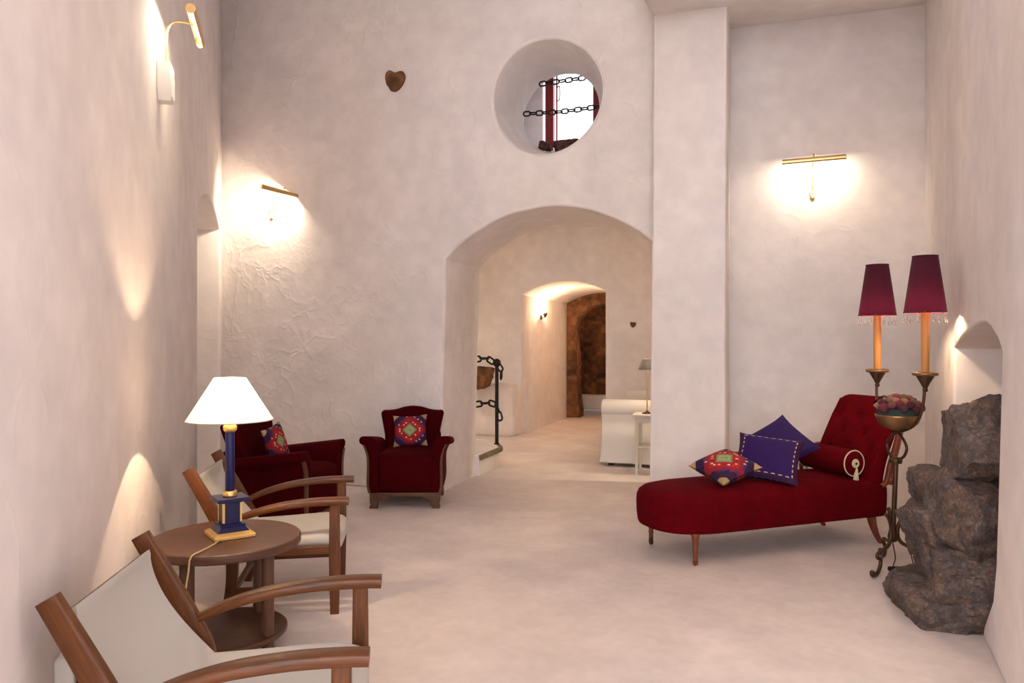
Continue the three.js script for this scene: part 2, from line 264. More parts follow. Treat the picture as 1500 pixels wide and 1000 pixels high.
// left wall with a deep arched recess near the corner
{
  const arch = arcPts(2.07, 2.2, 3.9, 2.3, 2.95, 2.43);
  const sh = poly([[-2.25, 0], [2.07, 0], [2.07, 1.2], ...wob(arch, 0.005), [3.9, 1.2], [3.9, 0], [4.6, 0], [4.6, H], [-2.25, H]]);
  const m = struct('wall_left', extrude(sh, 0.45, 0.02).translate(0, 0, -0.45), wallPlaster, 'long white plaster wall with an arched recess near the corner', 'wall');
  m.position.copy(L(0, 0)); m.rotation.y = LEFT_TURN;
  const b = struct('wall_left_recess', box(7.2, H, 0.2, 1.2, H / 2, -0.55), plaster, 'plaster back of the arched recess in the left wall', 'wall');
  b.position.copy(L(0, 0)); b.rotation.y = LEFT_TURN;
}
// right wall with the pointed recess where the rock breaks through (shape x = -a)
{
  const pts = [[1.55, 0], [0.0, 0], [0.03, 0.06], [0.13, 0.14], [0.25, 0.24], [0.32, 0.4], [0.37, 0.7], [0.43, 1.1], [0.45, 1.235], [0.36, 1.285], [0.2, 1.335], [0.05, 1.362], [-0.1, 1.366], [-0.22, 1.362], [-0.45, 1.342], [-0.7, 1.307], [-0.95, 1.255], [-1.0, 1.24], [-1.02, 0.8], [-1.03, 0], [-3.3, 0], [-3.3, H], [1.55, H]];
  const m = struct('wall_right', extrude(poly(pts), 0.5, 0.02).translate(0, 0, -0.5), wallPlaster, 'white plaster wall with a pointed recess around the rock', 'wall');
  m.position.copy(W(0, 0)); m.rotation.y = RIGHT_TURN;
  const b = struct('wall_right_recess', box(4.9, H, 0.2, -0.9, H / 2, -0.6), plaster, 'plaster back of the recess behind the rock', 'wall');
  b.position.copy(W(0, 0)); b.rotation.y = RIGHT_TURN;
}
// lobby behind the camera: side walls and the glazed doors that let the daylight in
struct('wall_lobby_left', mergeGeometries([box(2.0, H, 0.3, -1.95, H / 2, -0.85), box(0.3, H, 0.75, -2.8, H / 2, -0.675), box(0.3, H, 1.3, -2.8, H / 2, 2.95), box(0.3, 0.7, 2.6, -2.8, 0.35, 1.0), box(0.3, H - 3.7, 2.6, -2.8, 3.7 + (H - 3.7) / 2, 1.0)]), smoothPlaster, 'white plaster lobby wall on the left behind the camera', 'wall');
struct('wall_lobby_right', mergeGeometries([box(2.3, H, 0.3, 2.55, H / 2, -1.6), box(0.3, H, 5.3, 3.2, H / 2, 0.95)]), smoothPlaster, 'white plaster lobby wall on the right behind the camera', 'wall');
struct('wall_lobby_front', extrude((() => { const s = poly([[-3, 0], [3.4, 0], [3.4, H], [-3, H]]); const h = new THREE.Path(); h.moveTo(-1.75, 0.4); h.lineTo(-1.75, 3.8); h.lineTo(0.65, 3.8); h.lineTo(0.65, 0.4); h.lineTo(-1.75, 0.4); s.holes.push(h); return s; })(), 0.3).translate(0, 0, 3.4), smoothPlaster, 'white plaster wall holding the wide window behind the camera', 'wall');
{
  const g = new THREE.Group(); g.name = 'window_2'; g.userData = { kind: 'structure', label: 'wide glazed window behind the camera', category: 'window' }; scene.add(g);
  for (let i = 0; i < 4; i++) part(g, 'window_frame', mergeGeometries([rbox(0.06, 3.4, 0.06, 0.005, -1.72 + 0.6 * i, 2.1, 3.55), rbox(0.06, 3.4, 0.06, 0.005, -1.18 + 0.6 * i, 2.1, 3.55), rbox(0.6, 0.06, 0.06, 0.005, -1.45 + 0.6 * i, 3.77, 3.55), rbox(0.6, 0.06, 0.06, 0.005, -1.45 + 0.6 * i, 0.43, 3.55)]), redPaint);
  for (let i = 0; i < 4; i++) part(g, 'pane', box(0.5, 3.3, 0.004, -1.45 + 0.6 * i, 2.1, 3.55), glass);
}
{
  const g = new THREE.Group(); g.name = 'window_3'; g.userData = { kind: 'structure', label: 'tall side window of the lobby behind the camera', category: 'window' }; scene.add(g);
  for (let i = 0; i < 2; i++) part(g, 'window_frame', mergeGeometries([rbox(0.06, 3.0, 0.06, 0.005, -2.8, 2.2, -0.27 + 1.3 * i), rbox(0.06, 3.0, 0.06, 0.005, -2.8, 2.2, 0.97 + 1.3 * i), rbox(0.06, 0.06, 1.24, 0.005, -2.8, 3.67, 0.35 + 1.3 * i), rbox(0.06, 0.06, 1.24, 0.005, -2.8, 0.73, 0.35 + 1.3 * i)]), redPaint);
  for (let i = 0; i < 2; i++) part(g, 'pane', box(0.004, 2.9, 1.18, -2.8, 2.2, 0.35 + 1.3 * i), glass);
}
// ---- the room beyond the arch
const E_FAR = 3.93, H2 = 2.85;
inRoom(struct('wall_middle_far', extrude(poly([[-3.4, 0], [-0.60, 0], [-0.58, 0.6], [-0.55, 0.72], ...wob(arcPts(-0.548, 1.92, 0.605, 1.95, 0.05, 2.09), 0.004), [0.605, 1], [0.605, 0], [4.4, 0], [4.4, H2 + 0.2], [-3.4, H2 + 0.2]]), 0.4, 0.02).translate(0, 0, -E_FAR - 0.4), smoothPlaster, 'far plaster wall of the next room, pierced by a tunnel', 'wall'));
inRoom(struct('wall_middle_left', box(0.3, H2 + 0.2, 3.6, -2.2, (H2 + 0.2) / 2, -2.4), smoothPlaster, 'left plaster wall of the next room', 'wall'));
inRoom(struct('wall_middle_right', box(0.3, H2 + 0.2, 3.6, 4.2, (H2 + 0.2) / 2, -2.4), smoothPlaster, 'right plaster wall of the next room', 'wall'));
inRoom(struct('wall_middle_near', box(2.4, H2 + 0.2, 0.2, 3.3, (H2 + 0.2) / 2, -1.0), smoothPlaster, 'back side of the alcove wall in the next room', 'wall'));
inRoom(struct('ceiling_middle', box(8, 0.2, 3.7, 0.5, H2 + 0.06, -2.55), smoothPlaster, 'plaster ceiling of the next room', 'ceiling'));
inRoom(struct('wall_ledge', softBox(1.7, 0.73, 0.5, 0.09, 10).translate(-1.44, 0.345, -E_FAR + 0.0), smoothPlaster, 'low rounded plaster ledge left of the tunnel', 'ledge'));
// tunnel: side walls, vault, rock doorway, cave behind
{
  const e0 = E_FAR + 0.3, e1 = 6.45, len = e1 - e0;
  const sec = poly([[-1.0, 0], [-0.548, 0], [-0.548, 1.0], ...arcPts(-0.548, 1.92, 0.64, 1.95, 0.05, 2.09), [0.64, 1], [0.64, 0], [1.1, 0], [1.1, 2.5], [-1.0, 2.5]]);
  inRoom(struct('wall_tunnel', extrude(sec, len).translate(0, 0, -e1), smoothPlaster, 'vaulted plaster tunnel beyond the next room', 'tunnel'));
  // rock doorway: a rough ring of stone
  const outer = [[-1.0, 0], [-1.0, 2.5], [1.1, 2.5], [1.1, 0]], inner = [];
  const rim = [[0.62, 0], [0.62, 1.6], [0.45, 1.83], [0.2, 1.9], [-0.1, 1.86], [-0.28, 1.74], [-0.36, 1.6], [-0.40, 1.3], [-0.36, 1.0], [-0.37, 0.7], [-0.35, 0.4], [-0.33, 0]];
  const rp = new THREE.CatmullRomCurve3(rim.map(([x, y]) => V3(x, y, 0))).getPoints(70).map((p, i) => [p.x + (p.y > 0.01 ? 0.03 * (noise3(p.x * 9, p.y * 9, 3) - 0.5) : 0), Math.max(0, p.y)]);
  inRoom(struct('door_1', boxUV(extrude(poly([...outer, ...rp]), 0.35, 0.03).translate(0, 0, -e1 - 0.35)), caveRock, 'ragged brown rock doorway at the end of the tunnel', 'doorway'));
  const b = struct('wall_cave', boxUV(softBox(3.4, 2.9, 0.5, 0.1, 30, v => { v.z += 0.14 * (noise3(v.x * 3, v.y * 3, 5) - 0.5) + 0.06 * (noise3(v.x * 9, v.y * 9, 8) - 0.5); })), caveRock, 'rough ochre rock wall of the cave behind the tunnel', 'rock wall');
  inRoom(b, 0.2, 1.55, 8.2);
  inRoom(struct('wall_cave_side', mergeGeometries([box(0.3, 3, 1.9, -1.25, 1.5, -7.5), box(0.3, 3, 1.9, 1.6, 1.5, -7.5), box(3.2, 0.3, 1.9, 0.2, 2.75, -7.5)]), caveRock, 'rock sides and roof of the small cave', 'rock wall'));
  inRoom(struct('wall_cave_plinth', softBox(2.6, 0.26, 0.3, 0.03, 8).translate(0.2, 0.17, -7.75), smoothPlaster, 'low white plaster plinth at the foot of the cave wall', 'plinth'));
}
// ---- small light well behind the round window: side walls and a red casement open to the sky
const ER = 1.55;
{
  const sh = poly([[-0.6, 2.7], [3.0, 2.7], [3.0, 4.6], [-0.6, 4.6]]), h = new THREE.Path();
  const a = 0.405, b = 1.1; h.moveTo(a, 2.98); h.lineTo(a, 4.35); h.lineTo(b, 4.35); h.lineTo(b, 2.98); h.lineTo(a, 2.98); sh.holes.push(h);
  inRoom(struct('wall_shaft', extrude(sh, 0.2).translate(0, 0, -ER - 0.2), smoothPlaster, 'plaster wall of the light well behind the round window', 'wall'));
  inRoom(struct('wall_shaft_side', mergeGeometries([box(0.2, 2.1, 1.0, -0.1, 3.65, -1.3), box(0.2, 2.1, 1.0, 2.6, 3.65, -1.3), box(3, 0.2, 1.0, 1.2, 4.6, -1.3), box(3, 0.16, 1.0, 1.2, 2.86, -1.3)]), smoothPlaster, 'plaster sides of the light well behind the round window', 'wall'));
  const g = new THREE.Group(); g.name = 'window_1'; g.userData = { kind: 'structure', label: 'red painted casement seen through the round window', category: 'window' }; scene.add(g); inRoom(g);
  part(g, 'window_frame', mergeGeometries([rbox(0.085, 1.37, 0.09, 0.006, 0.488, 3.665, -ER - 0.03), rbox(0.05, 1.37, 0.09, 0.006, 1.06, 3.665, -ER - 0.03), rbox(0.6, 0.06, 0.09, 0.006, 0.77, 4.32, -ER - 0.03), rbox(0.6, 0.05, 0.09, 0.006, 0.77, 3.0, -ER - 0.03)]), redPaint);
  part(g, 'sash', rbox(0.016, 1.25, 0.03, 0.004, 0.562, 3.665, -ER - 0.01), redPaint);
  part(g, 'latch', tube([[0.57, 3.87, -ER + 0.01], [0.595, 3.875, -ER + 0.03], [0.605, 3.85, -ER + 0.04], [0.605, 3.75, -ER + 0.04], [0.595, 3.73, -ER + 0.03], [0.57, 3.735, -ER + 0.01]], 0.006, 24, 6), iron);
  part(g, 'pane', box(0.44, 1.25, 0.004, 0.8, 3.665, -ER - 0.04), glass);
  part(g, 'shutter', rbox(0.36, 1.3, 0.03, 0.005, 1.135, 3.665, -ER + 0.06), redPaint);
}

// ------------------------------------------------------------------ wooden armchairs
function woodenArmchair(label, pos, face) {
  const o = thing('wooden_armchair', label, 'chair', pos, face, 'wooden armchairs along the left wall');
  const hw = 0.285;
  for (const s of [-1, 1]) {
    part(o, 'leg', bar([[s * hw, 0, 0], [s * hw, 0.26, 0], [s * hw, 0.512, 0]], [1, 0, 0], [[0.032, 0.04], [0.036, 0.052], [0.034, 0.046]], 10, 8), chairWood);
    part(o, 'back_post', bar([[s * hw, 0, -0.49], [s * hw, 0.18, -0.462], [s * hw, 0.33, -0.465], [s * hw, 0.42, -0.505], [s * hw, 0.56, -0.58], [s * hw, 0.695, -0.655]], [1, 0, 0], [[0.03, 0.04], [0.032, 0.055], [0.032, 0.062], [0.03, 0.052]], 26, 8), chairWood);
    part(o, 'armrest', bar([[s * hw, 0.437, -0.485], [s * hw, 0.474, -0.4], [s * hw, 0.508, -0.27], [s * hw, 0.525, -0.13], [s * hw, 0.529, 0], [s * hw, 0.527, 0.065]], [1, 0, 0], [[0.034, 0.026], [0.056, 0.03], [0.062, 0.032], [0.06, 0.034], [0.058, 0.034]], 28, 5), chairWood);
    part(o, 'stretcher', rbox(0.022, 0.034, 0.45, 0.005, s * hw, 0.125, -0.235, 2), chairWood);
    part(o, 'seat_rail', rbox(0.024, 0.04, 0.45, 0.005, s * (hw - 0.003), 0.3, -0.235, 2), chairWood);
  }
  part(o, 'stretcher', rbox(2 * hw - 0.03, 0.032, 0.022, 0.005, 0, 0.125, -0.455, 0), chairWood);
  part(o, 'seat_rail', rbox(2 * hw - 0.03, 0.03, 0.024, 0.005, 0, 0.29, -0.005, 0), chairWood);
  part(o, 'back_rail', new THREE.CylinderGeometry(0.014, 0.014, 2 * hw, 16).rotateZ(Math.PI / 2).translate(0, 0.634, -0.634), chairWood);
  part(o, 'back_rail', rbox(2 * hw - 0.03, 0.04, 0.024, 0.005, 0, 0.30, -0.475, 0), chairWood);
  part(o, 'seat', softBox(0.5, 0.062, 0.49, 0.03, 18, (v) => {
    const a = v.x / 0.25, b = v.z / 0.245; v.y -= 0.022 * (1 - a * a) * (1 - b * b) * (v.y > 0 ? 1 : 0.6);
    v.y -= 0.03 * smooth(0.55, 1.05, b); v.y += 0.012 * b; v.z += 0.01 * (1 - a * a) * smooth(0.6, 1, b);
  })  .translate(0, 0.332, -0.215), canvasCloth, 'white canvas seat');
  // sling of the back, stretched over the upper rail and sagging backwards
  const rings = [];
  for (let i = 0; i <= 18; i++) {
    const t = i / 18, y = lerp(0.65, 0.335, t), z = lerp(-0.618, -0.425, t) - 0.032 * Math.sin(Math.PI * t ** 0.8), ring = [], w = 0.243 - 0.012 * Math.sin(Math.PI * t);
    for (let k = 0; k <= 12; k++) { const u = -1 + k / 6; ring.push(V3(u * w, y, z - 0.022 * (1 - u * u) * Math.sin(Math.PI * t) + 0.007)); }
    for (let k = 12; k >= 0; k--) { const u = -1 + k / 6; ring.push(V3(u * w, y - 0.004, z - 0.022 * (1 - u * u) * Math.sin(Math.PI * t) - 0.007)); }
    rings.push(ring);
  }
  rings.unshift(rings[0].map(p => V3(p.x * 0.99, p.y + 0.012, p.z < -0.62 ? p.z + 0.003 : p.z - 0.003)));
  part(o, 'back_sling', loft(rings.map(r => r.slice()), 0.9), canvasCloth, 'white canvas back');
  return o;
}
const faceOf = (x, z) => Math.atan2(x, -z);           // turn that makes local +z look along (x, depth z)
woodenArmchair('teak armchair with white canvas standing between the round table and the wall socket', [-0.44, 0, -2.07], faceOf(0.9925, 0.122));
woodenArmchair('teak armchair with white canvas standing between the round table and the red armchairs', [-0.883, 0, -3.82], faceOf(0.985, 0.165));

// ------------------------------------------------------------------ round side table
const TX = -1.182, TZ = 3.1;
{
  const o = thing('side_table', 'round brown wooden side table with a lower shelf, carrying the blue lamp', 'table', [TX, 0, -TZ]);
  const disc = (r, y0, y1) => boxUV(lathe([[0, y0], [r - 0.006, y0], [r, y0 + 0.006], [r, y1 - 0.006], [r - 0.006, y1], [0, y1]], 56), 0);
  part(o, 'table_top', disc(0.3, 0.44, 0.477), tableWood);
  part(o, 'shelf', disc(0.245, 0.075, 0.1), tableWood);
  for (const [x, z] of [[0.193, -0.07], [0.07, 0.193], [-0.193, 0.07], [-0.07, -0.193]]) part(o, 'leg', boxUV(new THREE.CylinderGeometry(0.025, 0.025, 0.442, 20), 1).translate(x * 1.02, 0.221, -z * 1.02), tableWood);
}
// ------------------------------------------------------------------ table lamp
{
  const LX = -1.168, LZ = 3.11, o = thing('table_lamp', 'lit table lamp with cobalt blue column, gilt base and white paper shade', 'lamp', [LX, 0.4775, -LZ], 0.62);
  const pyr = (w0, w1, y0, y1, mat, n) => part(o, n, extrude(poly([[-w0 / 2, y0], [w0 / 2, y0], [w1 / 2, y1], [-w1 / 2, y1]]), 0.001).clone(), mat);
  const frus = (w0, w1, y0, y1) => { const g = new THREE.CylinderGeometry(w1 / Math.SQRT2, w0 / Math.SQRT2, y1 - y0, 4, 1).rotateY(Math.PI / 4).translate(0, (y0 + y1) / 2, 0); return toCreasedNormals(g, 0.3); };
  part(o, 'base', mergeGeometries([rbox(0.165, 0.016, 0.165, 0.004, 0, 0.008, 0), boxUV(frus(0.163, 0.13, 0.016, 0.026))]), gilt, 'gilt square base');
  part(o, 'plinth', mergeGeometries([boxUV(frus(0.125, 0.094, 0.026, 0.046)), rbox(0.1, 0.008, 0.1, 0.002, 0, 0.05, 0), rbox(0.074, 0.094, 0.074, 0.003, 0, 0.1, 0), rbox(0.128, 0.016, 0.128, 0.003, 0, 0.155, 0)]), blueGlaze, 'cobalt blue pedestal');
  for (let k = 0; k < 4; k++) for (const s of [-1, 1]) part(o, 'gilt_strip', rbox(0.006, 0.08, 0.004, 0.001, s * 0.033, 0.1, 0.037).rotateY(k * Math.PI / 2), gilt);
  part(o, 'ring', lathe([[0, 0.163], [0.026, 0.163], [0.03, 0.168], [0.026, 0.174], [0.029, 0.179], [0.024, 0.187], [0, 0.187]], 24), gilt);
  part(o, 'column', lathe([[0, 0.187], [0.0195, 0.187], [0.018, 0.43], [0, 0.43]], 28), blueGlaze, 'cobalt blue column');
  part(o, 'ring', lathe([[0, 0.428], [0.02, 0.428], [0.027, 0.438], [0.028, 0.452], [0.018, 0.462], [0.013, 0.468], [0.013, 0.50], [0, 0.50]], 24), gilt);
  const sh = part(o, 'shade', lathe([[0.172, 0.478], [0.062, 0.652]], 48), paperShade, 'white conical paper shade');
  part(sh, 'rim', new THREE.TorusGeometry(0.172, 0.0022, 6, 60).rotateX(Math.PI / 2).translate(0, 0.478, 0), canvasCloth);
  const b = part(o, 'bulb', new THREE.SphereGeometry(0.026, 20, 14).scale(1, 1.3, 1).translate(0, 0.597, 0), bulbMat);
  part(o, 'bulb_holder', new THREE.CylinderGeometry(0.014, 0.014, 0.07, 16).translate(0, 0.534, 0), whitePlastic);
  const c0 = Math.cos(-0.62), s0 = Math.sin(-0.62), loc = (X, y, Z) => { const dx = X - LX, dz = -(Z - LZ); return V3(dx * c0 + dz * s0, y - 0.4775, -dx * s0 + dz * c0); };
  const pl = L(-1.2, 0.375, 0.095);
  part(o, 'cord', tube([loc(-1.17, 0.488, 3.025), loc(-1.172, 0.483, 2.95), loc(-1.183, 0.483, 2.86), loc(-1.191, 0.4835, 2.805), loc(-1.196, 0.468, 2.785), loc(-1.2, 0.42, 2.783), loc(-1.222, 0.3, 2.78), loc(-1.262, 0.1, 2.74), loc(-1.3, 0.006, 2.62), loc(-1.29, 0.006, 2.45), loc(-1.22, 0.05, 2.3), loc(-1.09, 0.22, 2.1), loc(pl.x, 0.375, -pl.z)], 0.0032, 90, 6), cordMat);
  const lamp = new THREE.PointLight(WARM, 1.0, 0, 2); lamp.position.set(0, 0.597, 0); lamp.castShadow = true; lamp.shadow.radius = 0.35; o.add(lamp);
}
// ------------------------------------------------------------------ wall socket with plug
{
  const p = L(-1.2, 0.375, 0), o = thing('wall_socket', 'white double wall socket with a brown plug low behind the canvas armchair', 'socket', [p.x, p.y, p.z], LEFT_TURN);
  part(o, 'cover_plate', rbox(0.085, 0.15, 0.05, 0.01, 0, 0, 0.024), whitePlastic);
  part(o, 'plug', boxUV(lathe([[0, 0], [0.021, 0], [0.022, 0.02], [0.016, 0.04], [0.006, 0.048], [0, 0.048]], 20).rotateX(Math.PI / 2)).translate(0.0, 0.0, 0.048), chairWood, 'brown plug');
}

// ------------------------------------------------------------------ claret armchairs
function bracketFoot(s) { return extrude(splineShape([[[0, 0.1], [0, 0.06], [0.006, 0.03], [-0.002, 0.01], [-0.002, 0]], [[0.062, 0], [0.06, 0.012]], [[0.068, 0.03], [0.072, 0.05], [0.1, 0.062], [0.122, 0.085], [0.15, 0.1]]]), 0.07, 0.006).scale(s, 1, 1); }
function clubArmchair(label, pos, face) {
  const o = thing('upholstered_armchair', label, 'armchair', pos, face, 'claret velvet armchairs');
  // seat block with crowned top and rounded nose
  part(o, 'seat', softBox(0.47, 0.31, 0.56, 0.05, 18, v => { const a = v.x / 0.235, b = v.z / 0.28; if (v.y > 0) v.y += 0.03 * (1 - a * a) * (1 - b * b * 0.5); if (v.z > 0.1) v.z += 0.016 * (1 - a * a) * (1 - (v.y / 0.16) ** 2); }).translate(0, 0.278, 0.03), velvet);
  const back = [], bw = (y) => lerp(0.235, 0.275, smooth(0.45, 0.72, y));
  { // camel-topped back
    const half = [[0.225, 0.36], [0.232, 0.5], [0.25, 0.6], [0.272, 0.70], [0.274, 0.73], [0.258, 0.748], [0.22, 0.748], [0.15, 0.757], [0.075, 0.778], [0, 0.786]];
    const sp = new THREE.SplineCurve(half.map(([x, y]) => new THREE.Vector2(x, y))).getPoints(60);
    const shp = poly([...sp.map(p => [p.x, p.y]), ...sp.slice(0, -1).reverse().map(p => [-p.x, p.y])]);
    const g = extrude(shp, 0.12, 0.028, 5, 1.2); g.translate(0, 0, -0.06);
    const p = g.attributes.position; for (let i = 0; i < p.count; i++) p.setZ(i, p.getZ(i) - 0.2 - (p.getY(i) - 0.36) * 0.24);
    part(o, 'backrest', boxUV(smoothNormals(g)), velvet);
  }
  part(o, 'back_panel', softBox(0.5, 0.44, 0.06, 0.025, 8, v => { v.z -= 0.03 * (v.y / 0.22 + 1); }).translate(0, 0.345, -0.255), velvet);
  for (const s of [-1, 1]) {
    const outer = [[0.292, 0.125], [0.302, 0.2], [0.3, 0.32], [0.304, 0.42], [0.32, 0.49], [0.336, 0.522]];
    const scroll = Array.from({ length: 10 }, (_, i) => { const a = lerp(-1.9, 1.65, i / 9); return [0.336 + 0.036 * Math.cos(a), 0.556 + 0.036 * Math.sin(a)]; });
    const inner = [[0.3, 0.59], [0.262, 0.578], [0.236, 0.545], [0.222, 0.49], [0.216, 0.43], [0.214, 0.3], [0.214, 0.125]];
    const sh = splineShape([outer, scroll, inner]);
    const g = extrude(sh, 0.585, 0.014, 3, 0.9, 8); g.translate(0, 0, -0.275);
    const sheer = (p, i) => { const y = p.getY(i), z = p.getZ(i); if (y > 0.3) p.setY(i, y - 0.075 * smooth(0.3, 0.55, y) * clamp((0.31 - z) / 0.585, 0, 1)); };
    for (let i = 0; i < g.attributes.position.count; i++) sheer(g.attributes.position, i);
    g.scale(s, 1, 1); if (s < 0) flip(g);
    part(o, 'armrest', boxUV(smoothNormals(g)), velvet);
    // wood moulding that runs down the front edge of the arm into the base rail
    part(o, 'moulding', bar([[s * 0.337, 0.523, 0.304], [s * 0.318, 0.485, 0.305], [s * 0.3, 0.42, 0.305], [s * 0.296, 0.32, 0.305], [s * 0.298, 0.2, 0.305], [s * 0.286, 0.13, 0.305]], [0, 0, 1], [[0.03, 0.012], [0.03, 0.02], [0.03, 0.022], [0.03, 0.022]], 24, 4), trimWood, 'walnut edge moulding');
    const f = bracketFoot(1); f.translate(-0.285, 0, 0); if (s > 0) { f.scale(-1, 1, 1); flip(f); }
    part(o, 'foot', boxUV(f).translate(0, 0, 0.235), trimWood);
    part(o, 'foot', rbox(0.06, 0.1, 0.06, 0.008, s * 0.25, 0.05, -0.235), trimWood);
  }
  part(o, 'base_rail', rbox(0.575, 0.036, 0.57, 0.008, 0, 0.113, 0.022, 0), trimWood, 'walnut base rail');
  return o;
}
function flip(g) { const p = g.attributes.position; if (g.index) return g; for (const k of Object.keys(g.attributes)) { const a = g.attributes[k], n = a.itemSize; for (let i = 0; i < a.count; i += 3) for (let j = 0; j < n; j++) { const t = a.array[(i + 1) * n + j]; a.array[(i + 1) * n + j] = a.array[(i + 2) * n + j]; a.array[(i + 2) * n + j] = t; } } return g; }
clubArmchair('claret velvet armchair standing against the wall beside the arched passage', [-0.828, 0, -6.04], faceOf(0.02, -1)).scale.setScalar(0.94);
clubArmchair('claret velvet armchair turned side-on behind the teak armchair, by the wall recess', [-1.575, 0, -5.2], faceOf(0.983, -0.17)).scale.setScalar(0.97);

// ------------------------------------------------------------------ cushions
function canvasTex(n, draw) { const c = document.createElement('canvas'); c.width = c.height = n; draw(c.getContext('2d'), n); const t = new THREE.CanvasTexture(c); t.colorSpace = THREE.SRGBColorSpace; return t; }
const patch = canvasTex(512, (x, n) => {
  x.fillStyle = '#8e1420'; x.fillRect(0, 0, n, n);
  const c = n / 2, dia = (cx, cy, r, col) => { x.fillStyle = col; x.beginPath(); x.moveTo(cx, cy - r); x.lineTo(cx + r, cy); x.lineTo(cx, cy + r); x.lineTo(cx - r, cy); x.fill(); };
  let s = 5; const r = () => { s = (s * 1664525 + 1013904223) >>> 0; return s / 4294967296; };
  for (const [a, b] of [[0, 0], [1, 0], [0, 1], [1, 1]]) {                 // corner: violet field, then a beige tip
    const X = a * n, Y = b * n, p = a ? -1 : 1, q = b ? -1 : 1, tri = (k, col) => { x.fillStyle = col; x.beginPath(); x.moveTo(X, Y); x.lineTo(X + p * k, Y); x.lineTo(X, Y + q * k); x.fill(); };
    tri(220, a === b ? '#2b1140' : '#321038'); tri(100, a === b ? '#c29a6e' : '#a98a62');
    for (let i = 0; i < 14; i++) { const u = 30 + r() * 200, v = 230 - u + (r() - 0.5) * 60; if (u + v < 130) continue; x.fillStyle = ['#2c2c88', '#5b1a55', '#d6b8b0', '#7a1230', '#23236b'][Math.floor(r() * 5)]; x.save(); x.translate(X + p * u, Y + q * v); x.rotate(0.785); x.fillRect(-13, -10, 26, 20); x.restore(); }
  }
  dia(c, c, 215, '#b01c26'); dia(c, c, 185, '#a3161f');
  for (let k = 0; k < 4; k++) for (let i = 0; i < 5; i++) { const f = (i + 0.5) / 5, a0 = k * Math.PI / 2, a1 = a0 + Math.PI / 2; x.save(); x.translate(c + 170 * (Math.cos(a0) * (1 - f) + Math.cos(a1) * f), c + 170 * (Math.sin(a0) * (1 - f) + Math.sin(a1) * f)); x.rotate(0.785); x.fillStyle = ['#e2c3b4', '#c23a30', '#e6d0b8', '#6a1430', '#dca68c'][(i + k) % 5]; x.fillRect(-13, -10, 26, 20); x.restore(); }
  dia(c, c, 112, '#7f8d5a'); dia(c, c, 84, '#9aa673');
  x.strokeStyle = '#55683c'; x.lineWidth = 6; x.beginPath(); x.moveTo(c - 30, c - 12); x.lineTo(c + 30, c + 8); x.lineTo(c + 2, c + 30); x.stroke();
});
const patchMat = new THREE.MeshStandardMaterial({ map: patch, roughness: 0.9, name: 'patchwork_fabric' });
const violet = canvasTex(512, (x, n) => {
  x.fillStyle = '#2a0f52'; x.fillRect(0, 0, n, n);
  x.strokeStyle = '#34123c'; x.lineWidth = 46; x.strokeRect(20, 20, n - 40, n - 40);
  x.strokeStyle = '#d9b7b0'; x.lineWidth = 8; x.setLineDash([28, 26]); x.strokeRect(46, 46, n - 92, n - 92);
});
const violetMat = new THREE.MeshPhysicalMaterial({ map: violet, specularIntensity: 0.4, roughness: 0.65, sheen: 0.3, sheenColor: new THREE.Color().setRGB(0.05, 0.012, 0.16), name: 'violet_silk' });
const violetPlain = new THREE.MeshPhysicalMaterial({ color: new THREE.Color().setRGB(0.022, 0.006, 0.085), specularIntensity: 0.4, roughness: 0.6, sheen: 0.3, sheenColor: new THREE.Color().setRGB(0.05, 0.012, 0.16), name: 'dark_violet_silk' });
function cushion(name, label, w, h, t, mat, pos, basis, group) {   // basis: [right, up] vectors of the cushion's face
  const m = new THREE.Mesh(pillow(w, h, t), mat); m.name = numbered(name); m.castShadow = m.receiveShadow = true; tag(m, label, 'cushion', group);
  const r = basis[0].clone().normalize(), n = r.clone().cross(basis[1]).normalize(), u = n.clone().cross(r);
  m.quaternion.setFromRotationMatrix(new THREE.Matrix4().makeBasis(r, u, n)); m.position.copy(pos); scene.add(m); return m;
}
// on the armchair by the arch: leans on its backrest
cushion('patchwork_cushion', 'small patchwork cushion with a green diamond on the armchair by the arch', 0.275, 0.255, 0.08, patchMat, V3(-0.82, 0.562, -6.055), [V3(1, 0.05, 0), V3(0, 1, -0.28)], 'patchwork cushions');
// on the side-on armchair
cushion('patchwork_cushion', 'small patchwork cushion on the side-on armchair behind the teak chair', 0.25, 0.24, 0.085, patchMat, V3(-1.64, 0.583, -5.205), [V3(0.18, 0.16, -0.98), V3(-0.3, 1, 0.1)], 'patchwork cushions');

